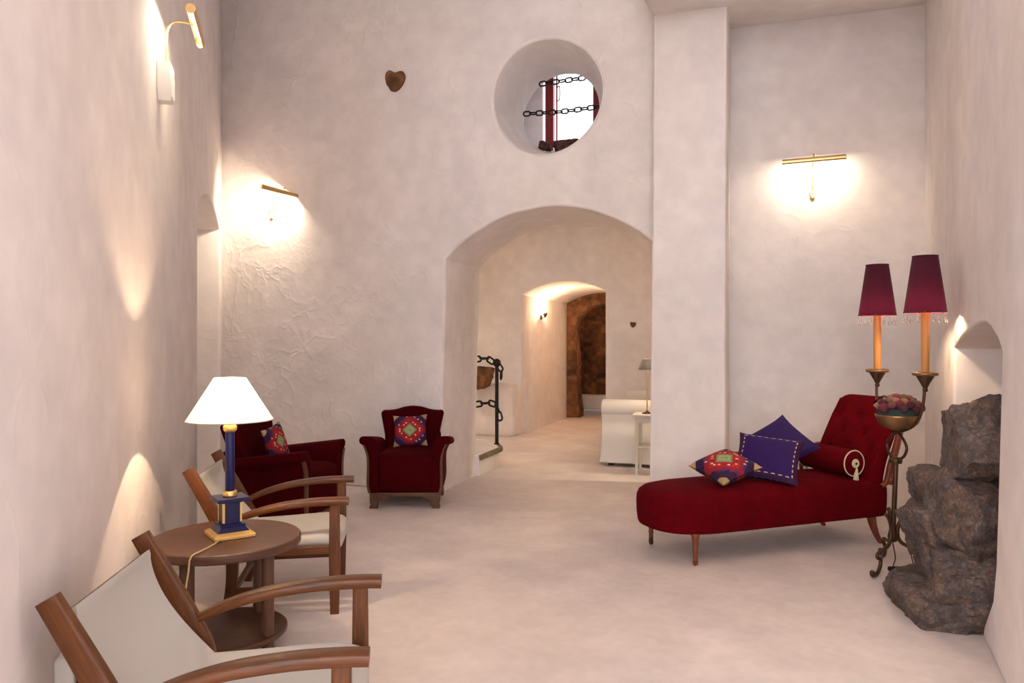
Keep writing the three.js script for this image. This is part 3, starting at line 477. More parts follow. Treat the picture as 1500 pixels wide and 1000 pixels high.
// ------------------------------------------------------------------ chaise longue (local x towards the head, z towards the camera side)
const CH = [0.9625, 4.515], CHA = [0.936, 0.351], CHP = [0.351, -0.936], CH_TURN = Math.atan2(CHA[1], CHA[0]);
const Q = (x, y, z) => V3(CH[0] + CHA[0] * x + CHP[0] * z, y, -(CH[1] + CHA[1] * x + CHP[1] * z));
{
  const o = thing('chaise_longue', 'crimson velvet chaise longue with buttoned head and cherry wood legs', 'chaise', [CH[0], 0, -CH[1]], CH_TURN);
  const out = [];                                     // [base x, offset x, offset z]
  const hwz = 0.292;
  for (let i = 0; i <= 30; i++) { const a = Math.PI / 2 + i / 30 * Math.PI, c = Math.cos(a), s = Math.sin(a); out.push([0.2, -0.385 * Math.abs(c) ** (2 / 2.6), hwz * Math.sign(s) * Math.abs(s) ** (2 / 2.6)]); }
  for (let i = 1; i <= 24; i++) out.push([lerp(0.2, 1.36, i / 24), 0, -hwz]);
  for (let i = 1; i <= 4; i++) out.push([1.36, 0.06 * Math.sin(i / 4 * 1.57), -hwz + 0.06 * (1 - Math.cos(i / 4 * 1.57))]);
  for (let i = 1; i <= 8; i++) out.push([1.36, 0.06, lerp(-hwz + 0.06, hwz - 0.06, i / 8)]);
  for (let i = 1; i <= 4; i++) out.push([1.36, 0.06 * Math.cos(i / 4 * 1.57), hwz - 0.06 + 0.06 * Math.sin(i / 4 * 1.57)]);
  for (let i = 1; i < 24; i++) out.push([lerp(1.36, 0.2, i / 24), 0, hwz]);
  const ring = (f, y, crown = 0) => out.map(([b, ox, oz]) => V3(b + ox * f, y + crown * (0.6 + 0.4 * Math.sin(clamp((b + ox * f + 0.2) / 1.6, 0, 1) * Math.PI)), oz * f)).reverse();
  const seat = loft([ring(0.93, 0.178), ring(0.965, 0.182), ring(0.985, 0.2), ring(1, 0.25), ring(1.006, 0.31), ring(0.998, 0.35), ring(0.965, 0.378), ring(0.9, 0.392, 0.005), ring(0.75, 0.398, 0.014), ring(0.5, 0.401, 0.022), ring(0.25, 0.402, 0.026), ring(0.02, 0.402, 0.028)], 4);
  part(o, 'seat', boxUV(seat), chaiseVelvet);
  // buttoned head
  const bx = y => 1.335 + 0.2 * smooth(-0.1, 1.15, (y - 0.38) / 0.52) + 0.03 * ((y - 0.38) / 0.52) ** 3;
  const btn = []; for (const [y, zs] of [[0.775, [-0.17, 0, 0.17]], [0.68, [-0.09, 0.09]], [0.585, [-0.17, 0, 0.17]]]) for (const z of zs) btn.push([y, z]);
  const head = softBox(0.105, 0.56, 0.56, 0.05, 40, v => {
    const y = v.y + 0.635, top = smooth(0.12, 0.28, v.y), ft = clamp((v.y + 0.28) / 0.56, 0, 1);
    let z = v.z * lerp(1.0, 0.93, ft);
    const corner = Math.max(0, Math.abs(z) - 0.14) / 0.13; v.y -= top * 0.06 * corner ** 3;
    let dent = 0; if (v.x < 0) for (const [by, bz] of btn) dent += 0.02 * Math.exp(-((y - by) ** 2 + (z - bz) ** 2) / 0.0009);
    if (v.x < 0) for (const [by, bz] of btn) for (const s of [-1, 1]) { const dy = (by - y), dz = (z - bz); if (dy > -0.1 && dy < 0.1) dent += 0.002 * Math.exp(-(((Math.abs(dz) - Math.abs(dy) * 0.9)) ** 2) / 0.0002) * Math.exp(-(dy * dy) / 0.003); }
    v.x += dent + bx(y) - (v.x < 0 ? 0.012 * (1 - (z / 0.28) ** 2) : 0); v.z = z;
  });
  head.translate(0, 0.635, 0);
  part(o, 'backrest', head, chaiseVelvet);
  for (const [y, z] of btn) part(o, 'button', new THREE.SphereGeometry(0.011, 10, 8).scale(0.6, 1, 1).translate(bx(y) - 0.044, y, z), chaiseVelvet);
  for (const s of [-1, 1]) {
    part(o, 'head_frame', bar([[1.34, 0.372, s * 0.286], [1.385, 0.4, s * 0.289], [1.425, 0.5, s * 0.286], [1.475, 0.62, s * 0.282], [1.53, 0.78, s * 0.276], [1.565, 0.88, s * 0.262]], [0, 0, 1], [[0.03, 0.026], [0.034, 0.046], [0.034, 0.044], [0.032, 0.04], [0.03, 0.03]], 28, 3), redWood, 'carved cherry wood edge');
    part(o, 'scroll', lathe([[0, -0.022], [0.024, -0.022], [0.031, -0.012], [0.031, 0.012], [0.024, 0.022], [0.012, 0.026], [0, 0.024]], 24).rotateX(Math.PI / 2).translate(1.418, 0.405, s * 0.291), redWood);
    // front legs: turned, tapering, with brass castors
    const lx = 0, lz = s * 0.2415;
    const leg = part(o, 'leg', lathe([[0, 0.042], [0.012, 0.042], [0.014, 0.05], [0.013, 0.07], [0.017, 0.078], [0.014, 0.086], [0.02, 0.15], [0.024, 0.17], [0.026, 0.186], [0, 0.186]], 20).translate(lx, 0, lz), redWood);
    part(leg, 'castor', mergeGeometries([new THREE.CylinderGeometry(0.018, 0.018, 0.014, 18).rotateZ(Math.PI / 2).translate(lx, 0.018, lz), lathe([[0, 0.03], [0.014, 0.03], [0.014, 0.046], [0, 0.046]], 12).toNonIndexed().translate(lx, 0, lz)].map(g => g.index ? g.toNonIndexed() : g)), s > 0 ? redWood : bronze);
    part(o, 'leg', bar([[1.3, 0.19, s * 0.245], [1.315, 0.13, s * 0.245], [1.345, 0.06, s * 0.245], [1.385, 0.0, s * 0.245]], [0, 0, 1], [[0.04, 0.055], [0.034, 0.042], [0.028, 0.03], [0.024, 0.024]], 16, 6), redWood);
  }
  // low wooden side rail on the far side
  part(o, 'side_rail', bar([[0.61, 0.512, -0.285], [0.66, 0.522, -0.285], [0.8, 0.515, -0.285], [1.1, 0.52, -0.285], [1.38, 0.56, -0.285]], [0, 0, 1], [[0.04, 0.05], [0.04, 0.036], [0.04, 0.04]], 20, 3), redWood);
  for (const x of [0.66, 0.95, 1.22]) part(o, 'spindle', lathe([[0, 0.385], [0.012, 0.385], [0.016, 0.43], [0.01, 0.47], [0.014, 0.51], [0, 0.51]], 12).translate(x, 0, -0.282), redWood);
}
{ // bolster
  const p = Q(1.203, 0.511, 0), o = thing('bolster', 'crimson velvet bolster with cream braid rings and tassel, against the chaise head', 'bolster', [p.x, p.y, p.z], CH_TURN);
  const r = 0.083, h = 0.215;
  part(o, 'body', boxUV(lathe([[0, -h], [0.04, -h - 0.002], [r - 0.012, -h + 0.002], [r, -h + 0.014], [r + 0.003, 0], [r, h - 0.014], [r - 0.012, h - 0.002], [0.04, h + 0.002], [0, h]], 40).rotateX(Math.PI / 2)), chaiseVelvet);
  for (const s of [-1, 1]) {
    part(o, 'braid', new THREE.TorusGeometry(r - 0.003, 0.0042, 8, 48).translate(0, 0, s * (h - 0.008)), cream, 'cream braid ring');
    part(o, 'rosette', mergeGeometries([lathe([[0, 0], [0.027, 0], [0.029, 0.006], [0.02, 0.011], [0.012, 0.008], [0, 0.012]], 24), new THREE.TorusGeometry(0.022, 0.004, 6, 24).rotateX(Math.PI / 2).translate(0, 0.008, 0)].map(g => g.toNonIndexed())).rotateX(s * Math.PI / 2).translate(0, 0, s * (h - 0.001)), cream, 'cream rosette');
    part(o, 'button', new THREE.SphereGeometry(0.008, 12, 8).scale(1, 1, 0.6).translate(0, 0, s * (h + 0.011)), chaiseVelvet);
    part(o, 'tassel', lathe([[0, -0.012], [0.005, -0.012], [0.004, -0.03], [0.009, -0.034], [0.008, -0.044], [0.013, -0.06], [0.017, -0.098], [0, -0.098]], 18).rotateX(s * 0.1).translate(0, -0.004, s * (h + 0.016)), cream, 'cream tassel');
  }
}
{
  const ax = V3(CHA[0], 0, -CHA[1]), az = V3(CHP[0], 0, -CHP[1]);
  const mix = (x, y, z) => ax.clone().multiplyScalar(x).add(V3(0, y, 0)).addScaledVector(az, z);
  // dark violet cushion standing on its corner against the side rail
  const RT2 = mix(0.777, 0, 0.633);
  { const up = mix(0.633, 0.95, -0.777).normalize(), d1 = RT2.clone().multiplyScalar(0.76).addScaledVector(up, 0.65), d2 = RT2.clone().multiplyScalar(-0.65).addScaledVector(up, 0.76);
    cushion('violet_cushion', 'dark violet silk cushion standing on its corner behind the others', 0.36, 0.36, 0.1, violetPlain, Q(0.875, 0.612, -0.09), [d1, d2], 'violet cushions on the chaise'); }
  { const up = mix(0.633, 0.85, -0.777).normalize(), a = -0.14, d1 = RT2.clone().multiplyScalar(Math.cos(a)).addScaledVector(up, Math.sin(a)), d2 = RT2.clone().multiplyScalar(-Math.sin(a)).addScaledVector(up, Math.cos(a));
    cushion('violet_cushion', 'violet silk cushion with pink running stitch leaning on the dark violet one', 0.40, 0.37, 0.1, violetMat, Q(0.655, 0.552, 0.06), [d1, d2], 'violet cushions on the chaise'); }
  { const A = RT2.clone().add(V3(0, 0.03, 0)), U = mix(0.6, 0.36, -0.74).normalize();
    cushion('patchwork_cushion', 'red and violet patchwork cushion lying on the chaise seat', 0.31, 0.31, 0.12, patchMat, Q(0.335, 0.518, 0.06), [A.clone().add(U), U.clone().sub(A)], 'patchwork cushions'); }
}

// ------------------------------------------------------------------ twin candle floor lamp
{
  const BX = 2.15, BZ = 4.24, o = thing('floor_lamp', 'bronze floor lamp with two candle arms, claret shades and crystal drops', 'lamp', [BX, 0, -BZ]);
  const lean = y => 0.045 * Math.max(0, y - 0.2);
  part(o, 'column', mergeGeometries([new THREE.TubeGeometry(new THREE.LineCurve3(V3(0, 0.15, 0), V3(lean(0.62), 0.62, 0)), 4, 0.0135, 14), lathe([[0, 0.15], [0.022, 0.155], [0.028, 0.18], [0.02, 0.215], [0.016, 0.25], [0, 0.26]], 18), new THREE.SphereGeometry(0.028, 18, 12).scale(1.2, 0.7, 1.2).translate(lean(0.61), 0.61, 0), new THREE.TorusGeometry(0.026, 0.006, 8, 20).rotateX(Math.PI / 2).translate(lean(0.6), 0.598, 0)].map(g => { g = g.toNonIndexed(); return g; })), bronze);
  for (const az of [-2.2, 0.1, 2.35].map((a, i) => [2.42, 0.45, -1.35][i])) {   // azimuth: 0 = right, towards the camera positive
    const c = Math.cos(az), s = Math.sin(az), f = (r, y) => V3(r * c, y, r * s);
    const foot = part(o, 'foot', mergeGeometries([tube([f(0.085, 0.315), f(0.065, 0.3), f(0.035, 0.262), f(0.024, 0.22), f(0.03, 0.17), f(0.06, 0.14), f(0.12, 0.128), f(0.185, 0.12), f(0.205, 0.108), f(0.195, 0.095), f(0.165, 0.085), f(0.16, 0.07), f(0.168, 0.045), f(0.195, 0.018), f(0.24, 0.011), f(0.27, 0.018), f(0.272, 0.034)], 0.0105, 80, 10), new THREE.SphereGeometry(0.012, 10, 8).translate(...f(0.085, 0.315).toArray()), new THREE.SphereGeometry(0.0135, 10, 8).translate(...f(0.268, 0.03).toArray())].map(g => g.toNonIndexed())), bronze);
  }
  part(o, 'foot_switch', rbox(0.07, 0.026, 0.035, 0.01, -0.02, 0.014, 0.06), iron, 'black foot switch');
  part(o, 'cord', tube([[0.01, 0.14, -0.02], [0.03, 0.05, -0.03], [-0.01, 0.008, 0.03], [0.06, 0.006, 0.06], [0.13, 0.006, 0.03], [0.14, 0.02, -0.05], [0.17, 0.14, -0.14], [0.24, 0.3, -0.2], [0.29, 0.42, -0.2], [0.33, 0.45, -0.19]], 0.0035, 70, 6), darkCord, 'brown flex');
  for (const s of [-1, 1]) {                            // s = 1: the arm nearer the camera
    const l = lean, A = (z, y) => V3(l(y) + 0.016 * s * z / 0.23, y, s * z);
    part(o, 'arm', tube([A(-0.01, 0.615), A(-0.07, 0.64), A(-0.095, 0.69), A(-0.06, 0.735), A(0, 0.768), A(0.08, 0.79), A(0.155, 0.825), A(0.205, 0.885), A(0.226, 0.96), A(0.23, 1.03)], 0.0078, 70, 10), bronze);
    const cx = l(1.1) + 0.016 * s, cz = s * 0.23, at = g => g.translate(cx, 0, cz);
    const cup = part(o, 'cup', at(lathe([[0, 1.012], [0.011, 1.012], [0.014, 1.022], [0.01, 1.03], [0.02, 1.05], [0.045, 1.095], [0.03, 1.1], [0, 1.1]], 24)), bronze);
    part(cup, 'drip_ring', at(mergeGeometries([new THREE.TorusGeometry(0.052, 0.013, 10, 40).scale(1, 1, 0.85).rotateX(Math.PI / 2).translate(0, 1.107, 0), new THREE.CylinderGeometry(0.05, 0.044, 0.014, 28).translate(0, 1.104, 0)].map(g => g.toNonIndexed()))), bowlGold);
    part(o, 'candle_sleeve', at(lathe([[0, 1.105], [0.0195, 1.105], [0.021, 1.3], [0.0215, 1.44], [0.008, 1.445], [0, 1.445]], 20)), amber, 'amber candle sleeve');
    const sh = part(o, 'shade', at(lathe([[0.104, 1.434], [0.062, 1.735]], 40)), redShade, 'claret tapered silk shade');
    for (const [tr, ty] of [[0.104, 1.434], [0.062, 1.735]]) part(sh, 'trim', at(new THREE.TorusGeometry(tr, 0.0025, 6, 48).rotateX(Math.PI / 2).translate(0, ty, 0)), redShade);
    part(sh, 'shade_spider', at(mergeGeometries([0, 1, 2].map(k => new THREE.CylinderGeometry(0.0016, 0.0016, 0.104, 6).rotateZ(Math.PI / 2).translate(0.052, 1.437, 0).rotateY(k * 2.094)))), brass);
    for (let k = 0; k < 9; k++) { const a = k / 9 * Math.PI * 2 + 0.3, x = 0.102 * Math.cos(a), z = 0.102 * Math.sin(a); part(sh, 'crystal_drop', at(lathe([[0, 0], [0.0015, -0.002], [0.0015, -0.012], [0.005, -0.015], [0.001, -0.02], [0.0085, -0.044], [0.0065, -0.052], [0, -0.058]], 7).translate(x, 1.434, z)), crystal); }
    part(o, 'bulb', at(new THREE.SphereGeometry(0.018, 16, 12).scale(1, 1.5, 1).translate(0, 1.475, 0)), bulbMat);
    const pl = new THREE.PointLight(WARM, 0.8, 0, 2); pl.position.set(cx, 1.475, cz); pl.castShadow = true; pl.shadow.radius = 0.9; o.add(pl);
  }
}
{ // bowl of dried flowers carried between the lamp arms
  const o = thing('flower_bowl', 'gilt bowl of dried roses held between the floor lamp arms', 'flower bowl', [2.15 + 0.029, 0, -4.24]);
  part(o, 'bowl', lathe([[0, 0.779], [0.03, 0.78], [0.07, 0.792], [0.103, 0.82], [0.117, 0.856], [0.119, 0.868], [0.112, 0.868], [0.1, 0.83], [0.06, 0.8], [0, 0.795]], 40), bowlGold);
  part(o, 'moss', (() => { const g = new THREE.SphereGeometry(0.112, 40, 20, 0, Math.PI * 2, 0, Math.PI / 2); const p = g.attributes.position; for (let i = 0; i < p.count; i++) { const k = 1 + 0.12 * (noise3(p.getX(i) * 90, p.getY(i) * 90, p.getZ(i) * 90) - 0.5); p.setXYZ(i, p.getX(i) * k, 0.855 + p.getY(i) * 0.85 * k, p.getZ(i) * k); } return smoothNormals(g); })(), new THREE.MeshStandardMaterial({ color: new THREE.Color().setRGB(0.035, 0.05, 0.04), roughness: 0.95, name: 'dark_moss' }));
  const cols = [[0.13, 0.016, 0.03], [0.08, 0.008, 0.018], [0.18, 0.04, 0.055], [0.3, 0.13, 0.08], [0.1, 0.03, 0.055], [0.1, 0.09, 0.03], [0.22, 0.1, 0.12]].map(c => new THREE.MeshStandardMaterial({ color: new THREE.Color().setRGB(...c), roughness: 0.85, side: THREE.DoubleSide, name: 'dried_petal' }));
  const rose = (() => { const gs = []; for (let k = 0; k < 9; k++) { const a = k * 2.4, t = k / 9, g = new THREE.SphereGeometry(0.011 + 0.008 * t, 8, 6, 0, 2.2, 0.3, 1.3); g.rotateX(-0.35 - 0.5 * t).translate(0, 0, 0.003 * t).rotateY(a).translate(0, -0.006 * t, 0); gs.push(g); } return mergeGeometries(gs); })();
  for (let i = 0; i < 46; i++) {
    const a = i * 2.39996, q = Math.sqrt((i + 0.5) / 46), r = 0.122 * q, y = 0.878 + 0.085 * Math.sqrt(1 - q * q * 0.92) + 0.012 * (rnd() - 0.5);
    const m = part(o, 'flower', rose, cols[Math.floor(rnd() * 7)]); m.position.set(r * Math.cos(a), y, r * Math.sin(a)); m.rotation.set(Math.sin(a) * q * 0.9 + rnd() * 0.4, rnd() * 6, -Math.cos(a) * q * 0.9); m.scale.setScalar(1.15 + rnd() * 0.5);
  }
}

// ------------------------------------------------------------------ rock that breaks out of the right wall
function boulder(w, h, d, sd, facets, rough = 1, detail = 22) {
  const g0 = new THREE.IcosahedronGeometry(1, detail), p = g0.attributes.position, v = V3(), planes = [];
  let s = sd * 7919 + 13; const r = () => { s = (s * 1664525 + 1013904223) >>> 0; return s / 4294967296; };
  for (let i = 0; i < facets; i++) { const n = V3(r() * 2 - 1, r() * 2 - 1, r() * 2 - 1).normalize(); planes.push([n, 0.74 + 0.16 * r()]); }
  for (const [a, b, c] of [[1, 0, 0], [-1, 0, 0], [0, 1, 0], [0, -1, 0], [0, 0, 1], [0, 0, -1]]) planes.push([V3(a + (r() - 0.5) * 0.5, b + (r() - 0.5) * 0.5, c + (r() - 0.5) * 0.5).normalize(), 0.6 + 0.08 * r()]);
  for (let i = 0; i < p.count; i++) {
    v.fromBufferAttribute(p, i); const dir = v.clone(); let k = 1.05; for (const [n, q] of planes) { const c = dir.dot(n); if (c > 0.05) k = Math.min(k, q / c); }
    v.multiplyScalar(k); const m = 1 + rough * (0.16 * (noise3(dir.x * 2.2 + sd, dir.y * 2.2, dir.z * 2.2) - 0.5) + 0.09 * (noise3(dir.x * 6 + sd, dir.y * 6, dir.z * 6) - 0.5) + 0.045 * (noise3(dir.x * 15, dir.y * 15 + sd, dir.z * 15) - 0.5));
    p.setXYZ(i, v.x * m * w * 0.66, v.y * m * h * 0.66, v.z * m * d * 0.66);
  }
  return smoothNormals(boxUV(g0));
}
{
  const p0 = W(0.25, 0, 0), o = thing('rock_outcrop', 'dark volcanic rock outcrop breaking out of the pointed wall recess', 'rock', [p0.x, 0, p0.z], RIGHT_TURN);
  // local x runs towards the camera along the wall, z out of the wall into the room
  const put = (px, py, Z, w, h, d, sd, f, rx = 0, ry = 0, rz = 0, rough = 1) => { const q = P(px, py, Z); o.updateMatrixWorld(true); const l = o.worldToLocal(q); const g = boulder(w, h, d, sd, f, rough); g.rotateZ(rz).rotateX(rx).rotateY(ry).translate(l.x, l.y, l.z); return part(o, 'rock', boxUV(g), rockMat); };
  put(1444, 646, 3.45, 0.50, 0.41, 0.34, 3, 10, 0, 0.1, 0.34);             // upright block at the top
  put(1375, 716, 3.78, 0.27, 0.24, 0.24, 5, 9, 0.2, 0.3, 0);                // knob on the left
  put(1432, 752, 3.45, 0.46, 0.36, 0.34, 8, 9, 0, 0.2, -0.3);               // middle block
  put(1377, 772, 3.68, 0.34, 0.30, 0.34, 11, 9, 0.1, 0.5, 0.2);             // left flank
  put(1412, 838, 3.52, 0.60, 0.30, 0.42, 14, 9, 0, 0.1, 0.1);               // body above the foot
  put(1388, 892, 3.50, 0.62, 0.30, 0.48, 17, 10, 0.1, 0.35, 0.12);          // foot spreading over the floor
}

// ------------------------------------------------------------------ picture lights
const tubeGlow = new THREE.MeshStandardMaterial({ color: 0xffffff, emissive: new THREE.Color().setRGB(1, 0.84, 0.58), emissiveIntensity: 6, name: 'lit_lamp_tube' });
function pictureLight(label, pos, turn, { len = 0.44, reach = 0.16, rise = 0.25, swivel = 0, tilt = 0, roll = 0, plate = false, power = 150 }) {
  const o = thing('picture_light', label, 'lamp', pos, turn, 'brass picture lights');
  if (plate) {
    part(o, 'wall_plate', boxUV(extrude(poly([[-0.066, 0.05], [0.066, 0.05], [0.06, -0.07], [0.035, -0.125], [-0.035, -0.125], [-0.06, -0.07]]), 0.062, 0.008)), whitePlastic, 'ribbed white wall box');
    for (let i = 0; i < 5; i++) part(o, 'rib', rbox(0.009, 0.1, 0.008, 0.002, -0.034 + i * 0.017, -0.058, 0.063), whitePlastic);
  } else {
    part(o, 'wall_plate', lathe([[0, 0], [0.02, 0], [0.018, 0.01], [0.006, 0.016], [0, 0.016]], 18).rotateX(Math.PI / 2), brass);
    part(o, 'hook', mergeGeometries([tube([[0, -0.004, 0.008], [-0.02, 0.015, 0.02], [-0.022, 0.04, 0.022], [0, 0.06, 0.022]], 0.004, 18, 8).toNonIndexed(), rbox(0.034, 0.008, 0.012, 0.003, 0, 0.062, 0.02)]), brass);
  }
  const y0 = plate ? 0.03 : 0.06, z0 = plate ? 0.03 : 0.02;
  part(o, 'arm', tube([[0, y0, 0], [0, rise * 0.5, 0.004], [0, rise - 0.03, 0.01], [0, rise + 0.012, 0.045], [0, rise + 0.01, reach - z0 - 0.02], [0, rise, reach - z0]], 0.0052, 40, 10).rotateY(swivel).rotateZ(tilt).translate(0, 0, z0), brass);
  const hd = new THREE.Group(); hd.name = 'head'; const hx = Math.sin(swivel) * (reach - z0); hd.position.set(hx * Math.cos(tilt) - rise * Math.sin(tilt), hx * Math.sin(tilt) + rise * Math.cos(tilt), z0 + Math.cos(swivel) * (reach - z0)); hd.rotation.set(0, swivel, roll + tilt, 'ZYX'); o.add(hd);
  const R0 = 0.022, arc = n => Array.from({ length: n + 1 }, (_, i) => lerp(-1.05, 3.15, i / n));   // open below, towards the wall
  const prof = [...arc(20).map(a => [R0 * Math.cos(a), R0 * Math.sin(a)]), ...arc(20).reverse().map(a => [(R0 - 0.002) * Math.cos(a), (R0 - 0.002) * Math.sin(a)])];
  part(hd, 'reflector', toCreasedNormals(extrude(poly(prof), len).translate(0, 0, -len / 2).rotateY(-Math.PI / 2), 0.5), brass);
  for (const s of [-1, 1]) part(hd, 'end_cap', new THREE.CylinderGeometry(R0, R0, 0.004, 20).rotateZ(Math.PI / 2).translate(s * len / 2, 0, 0), brass);
  part(hd, 'knob', lathe([[0, R0 - 0.002], [0.005, R0], [0.005, R0 + 0.012], [0.014, R0 + 0.014], [0.014, R0 + 0.02], [0, R0 + 0.022]], 14), brass);
  part(hd, 'lamp_tube', new THREE.CylinderGeometry(0.0085, 0.0085, len * 0.86, 14).rotateZ(Math.PI / 2).translate(0, 0.004, 0), tubeGlow);
  const l = new THREE.RectAreaLight(new THREE.Color().setRGB(1, 0.85, 0.64), power, len * 0.86, 0.018); l.position.set(0, -0.0075, -0.006);
  l.lookAt(0, -1, -0.62); hd.add(l);
  return o;
}
{
  let p = L(0.436, 2.54); pictureLight('brass picture light on a ribbed white wall box, above the round table', [p.x, p.y, p.z], LEFT_TURN, { len: 0.42, reach: 0.165, rise: 0.25, plate: true });
  p = R(-1.736, 2.41, 0); pictureLight('brass picture light swivelled askew on the wall above the claret armchairs', [p.x, p.y, p.z], ROOM_TURN, { len: 0.42, reach: 0.19, rise: 0.25, swivel: 1.05, tilt: -0.24, power: 560 });
  p = R(2.93, 2.43, E_ALC); pictureLight('brass picture light on the alcove wall above the chaise', [p.x, p.y, p.z], ROOM_TURN, { len: 0.46, reach: 0.17, rise: 0.27, roll: 0.02 });
  // the next room has the same fittings; their warm light shows through the arch
  p = R(3.0, 2.05, 1.1); pictureLight('brass picture light in the next room, on the back of the alcove wall', [p.x, p.y, p.z], ROOM_TURN + Math.PI, { power: 1500 });
  p = R(-2.05, 2.05, 2.4); pictureLight('brass picture light in the next room, on its left wall by the stair', [p.x, p.y, p.z], ROOM_TURN + Math.PI / 2, { power: 1100 });
}
// ------------------------------------------------------------------ sconce in the tunnel
for (const [p, turn, label] of [[R(-0.548, 1.66, 4.85), ROOM_TURN + Math.PI / 2, 'small dark uplight sconce on the tunnel wall'], [R(1.45, 1.55, 7.55), ROOM_TURN - Math.PI / 2, 'small dark uplight sconce inside the rock cave']]) {
  const o = thing('wall_sconce', label, 'lamp', [p.x, p.y, p.z], turn);
  part(o, 'wall_plate', rbox(0.05, 0.07, 0.02, 0.006, 0, -0.02, 0.01), bronze);
  part(o, 'cup', lathe([[0, -0.02], [0.012, -0.02], [0.03, 0.02], [0.034, 0.045], [0.03, 0.045], [0.024, 0.02], [0, 0.0]], 20).translate(0, 0, 0.07), bronze);
  part(o, 'arm', tube([[0, -0.02, 0.015], [0, -0.03, 0.04], [0, -0.018, 0.07]], 0.006, 14, 8), bronze);
  part(o, 'bulb', new THREE.SphereGeometry(0.018, 14, 10).translate(0, 0.042, 0.07), bulbMat);
  const l = new THREE.PointLight(WARM, 2.6, 0, 2); l.position.set(0, 0.055, 0.07); l.castShadow = true; o.add(l);
}
// ------------------------------------------------------------------ heart-shaped stones let into the walls
function heart(label, pos, w, crook) {
  const sh = splineShape([[[-0.5, 0.16], [-0.46, 0.38], [-0.3, 0.5], [-0.14, 0.44], [0.0, 0.37], [0.2, 0.4], [0.38, 0.38], [0.5, 0.22], [0.49, 0.0], [0.38, -0.22], [0.2, -0.42], [0.0, -0.5], [-0.22, -0.44], [-0.32, -0.28], [-0.42, -0.16], [-0.46, -0.02]]]);
  const g = extrude(sh, 0.12, 0.03, 3).scale(w, w, 0.25).rotateZ(crook);
  const m = new THREE.Mesh(boxUV(g), caveRock); m.name = numbered('heart_stone'); m.castShadow = m.receiveShadow = true; tag(m, label, 'stone', 'heart stones'); scene.add(m);
  m.position.copy(pos); m.rotation.y = ROOM_TURN; return m;
}
heart('brown heart-shaped stone set high in the wall beside the round window', R(-0.474, 3.54, 0.012), 0.19, 0);
heart('tiny grey-brown heart-shaped stone on the next room wall beside the tunnel', R(0.97, 1.5, E_FAR + 0.012), 0.075, 0);

// ------------------------------------------------------------------ chains
const linkGeo = (() => { const pts = []; for (let i = 0; i < 24; i++) { const a = i / 24 * Math.PI * 2; pts.push(V3(Math.cos(a) * 0.5 + Math.sign(Math.cos(a)) * 0.35, Math.sin(a) * 0.5, 0)); } return tube(pts, 0.19, 40, 8, true); })();
function chainOn(o, pts, pitch, mat) {                 // links along a polyline given in the thing's own axes
  const c = curve(pts), n = Math.max(2, Math.round(c.getLength() / pitch));
  for (let i = 0; i < n; i++) {
    const t = (i + 0.5) / n, m = part(o, 'chain_link', linkGeo, mat); m.position.copy(c.getPointAt(t)); m.scale.setScalar(pitch * 0.66);
    m.quaternion.setFromUnitVectors(V3(1, 0, 0), c.getTangentAt(t)); m.rotateX(i % 2 ? Math.PI / 2 * 0.9 : 0.12);
  }
}
const wallChain = (label, a, b, sag, n) => { const o = thing('window_chain', label, 'chain', [0, 0, 0], 0, 'chains across the round window'); inRoom(o); const mid = [(a[0] + b[0]) / 2, (a[1] + b[1]) / 2 - sag, (a[2] + b[2]) / 2]; chainOn(o, [a, mid, b], 0.058, iron); return o; };
wallChain('black iron chain hung across the middle of the round window', [0.49, 3.35, -0.65], [1.2, 3.35, -0.65], 0.012);
wallChain('black iron chain hung across the top of the round window', [0.64, 3.605, -0.65], [1.12, 3.62, -0.65], 0.0);
{
  const st = (label, t, w, h, sd) => { const m = new THREE.Mesh(boulder(w, h, 0.16, sd, 8, 1, 8), new THREE.MeshStandardMaterial({ map: rockColor, color: new THREE.Color().setRGB(0.75, 0.42, 0.4), bumpMap: rockBump, bumpScale: 0.02, roughness: 0.95, name: 'reddish_lava_stone' })); m.name = numbered('lava_stone'); m.castShadow = m.receiveShadow = true; tag(m, label, 'stone', 'stones in the round window'); scene.add(m); inRoom(m, t[0], t[1], 0.64); };
  st('small dark lava stone at the foot of the round window, the narrower one', [0.69, 3.035], 0.11, 0.08, 21);
  st('wide dark lava stone at the foot of the round window', [0.91, 3.02], 0.27, 0.12, 24);
}
// ------------------------------------------------------------------ stair platform, iron post, rocks beyond the arch
{
  const o = new THREE.Group(); o.name = 'trim_2'; o.userData = { kind: 'structure', label: 'plaster step with a stone nosing left of the passage', category: 'step' }; scene.add(o); inRoom(o);
  const plan = (x, c) => poly([[-1.9, -0.80], [x, -0.80], [x, -1.38], [x - c * 0.3, -1.45], [x - c, -1.62], [-0.35, -1.95], [-1.9, -1.95]].map(([a, b]) => [a, b]));
  part(o, 'riser', boxUV(extrude(plan(0.0, 0.12), 0.2, 0.008).rotateX(Math.PI / 2).translate(0, 0.2, 0)), smoothPlaster);
  part(o, 'nosing', bar([[0.012, 0.178, -0.80], [0.012, 0.178, -1.1], [0.012, 0.178, -1.36], [-0.012, 0.178, -1.45], [-0.055, 0.178, -1.54], [-0.12, 0.178, -1.64]], [0, 1, 0], [[0.046, 0.05], [0.046, 0.05]], 30, 4), stepStone, 'worn stone nosing');
}
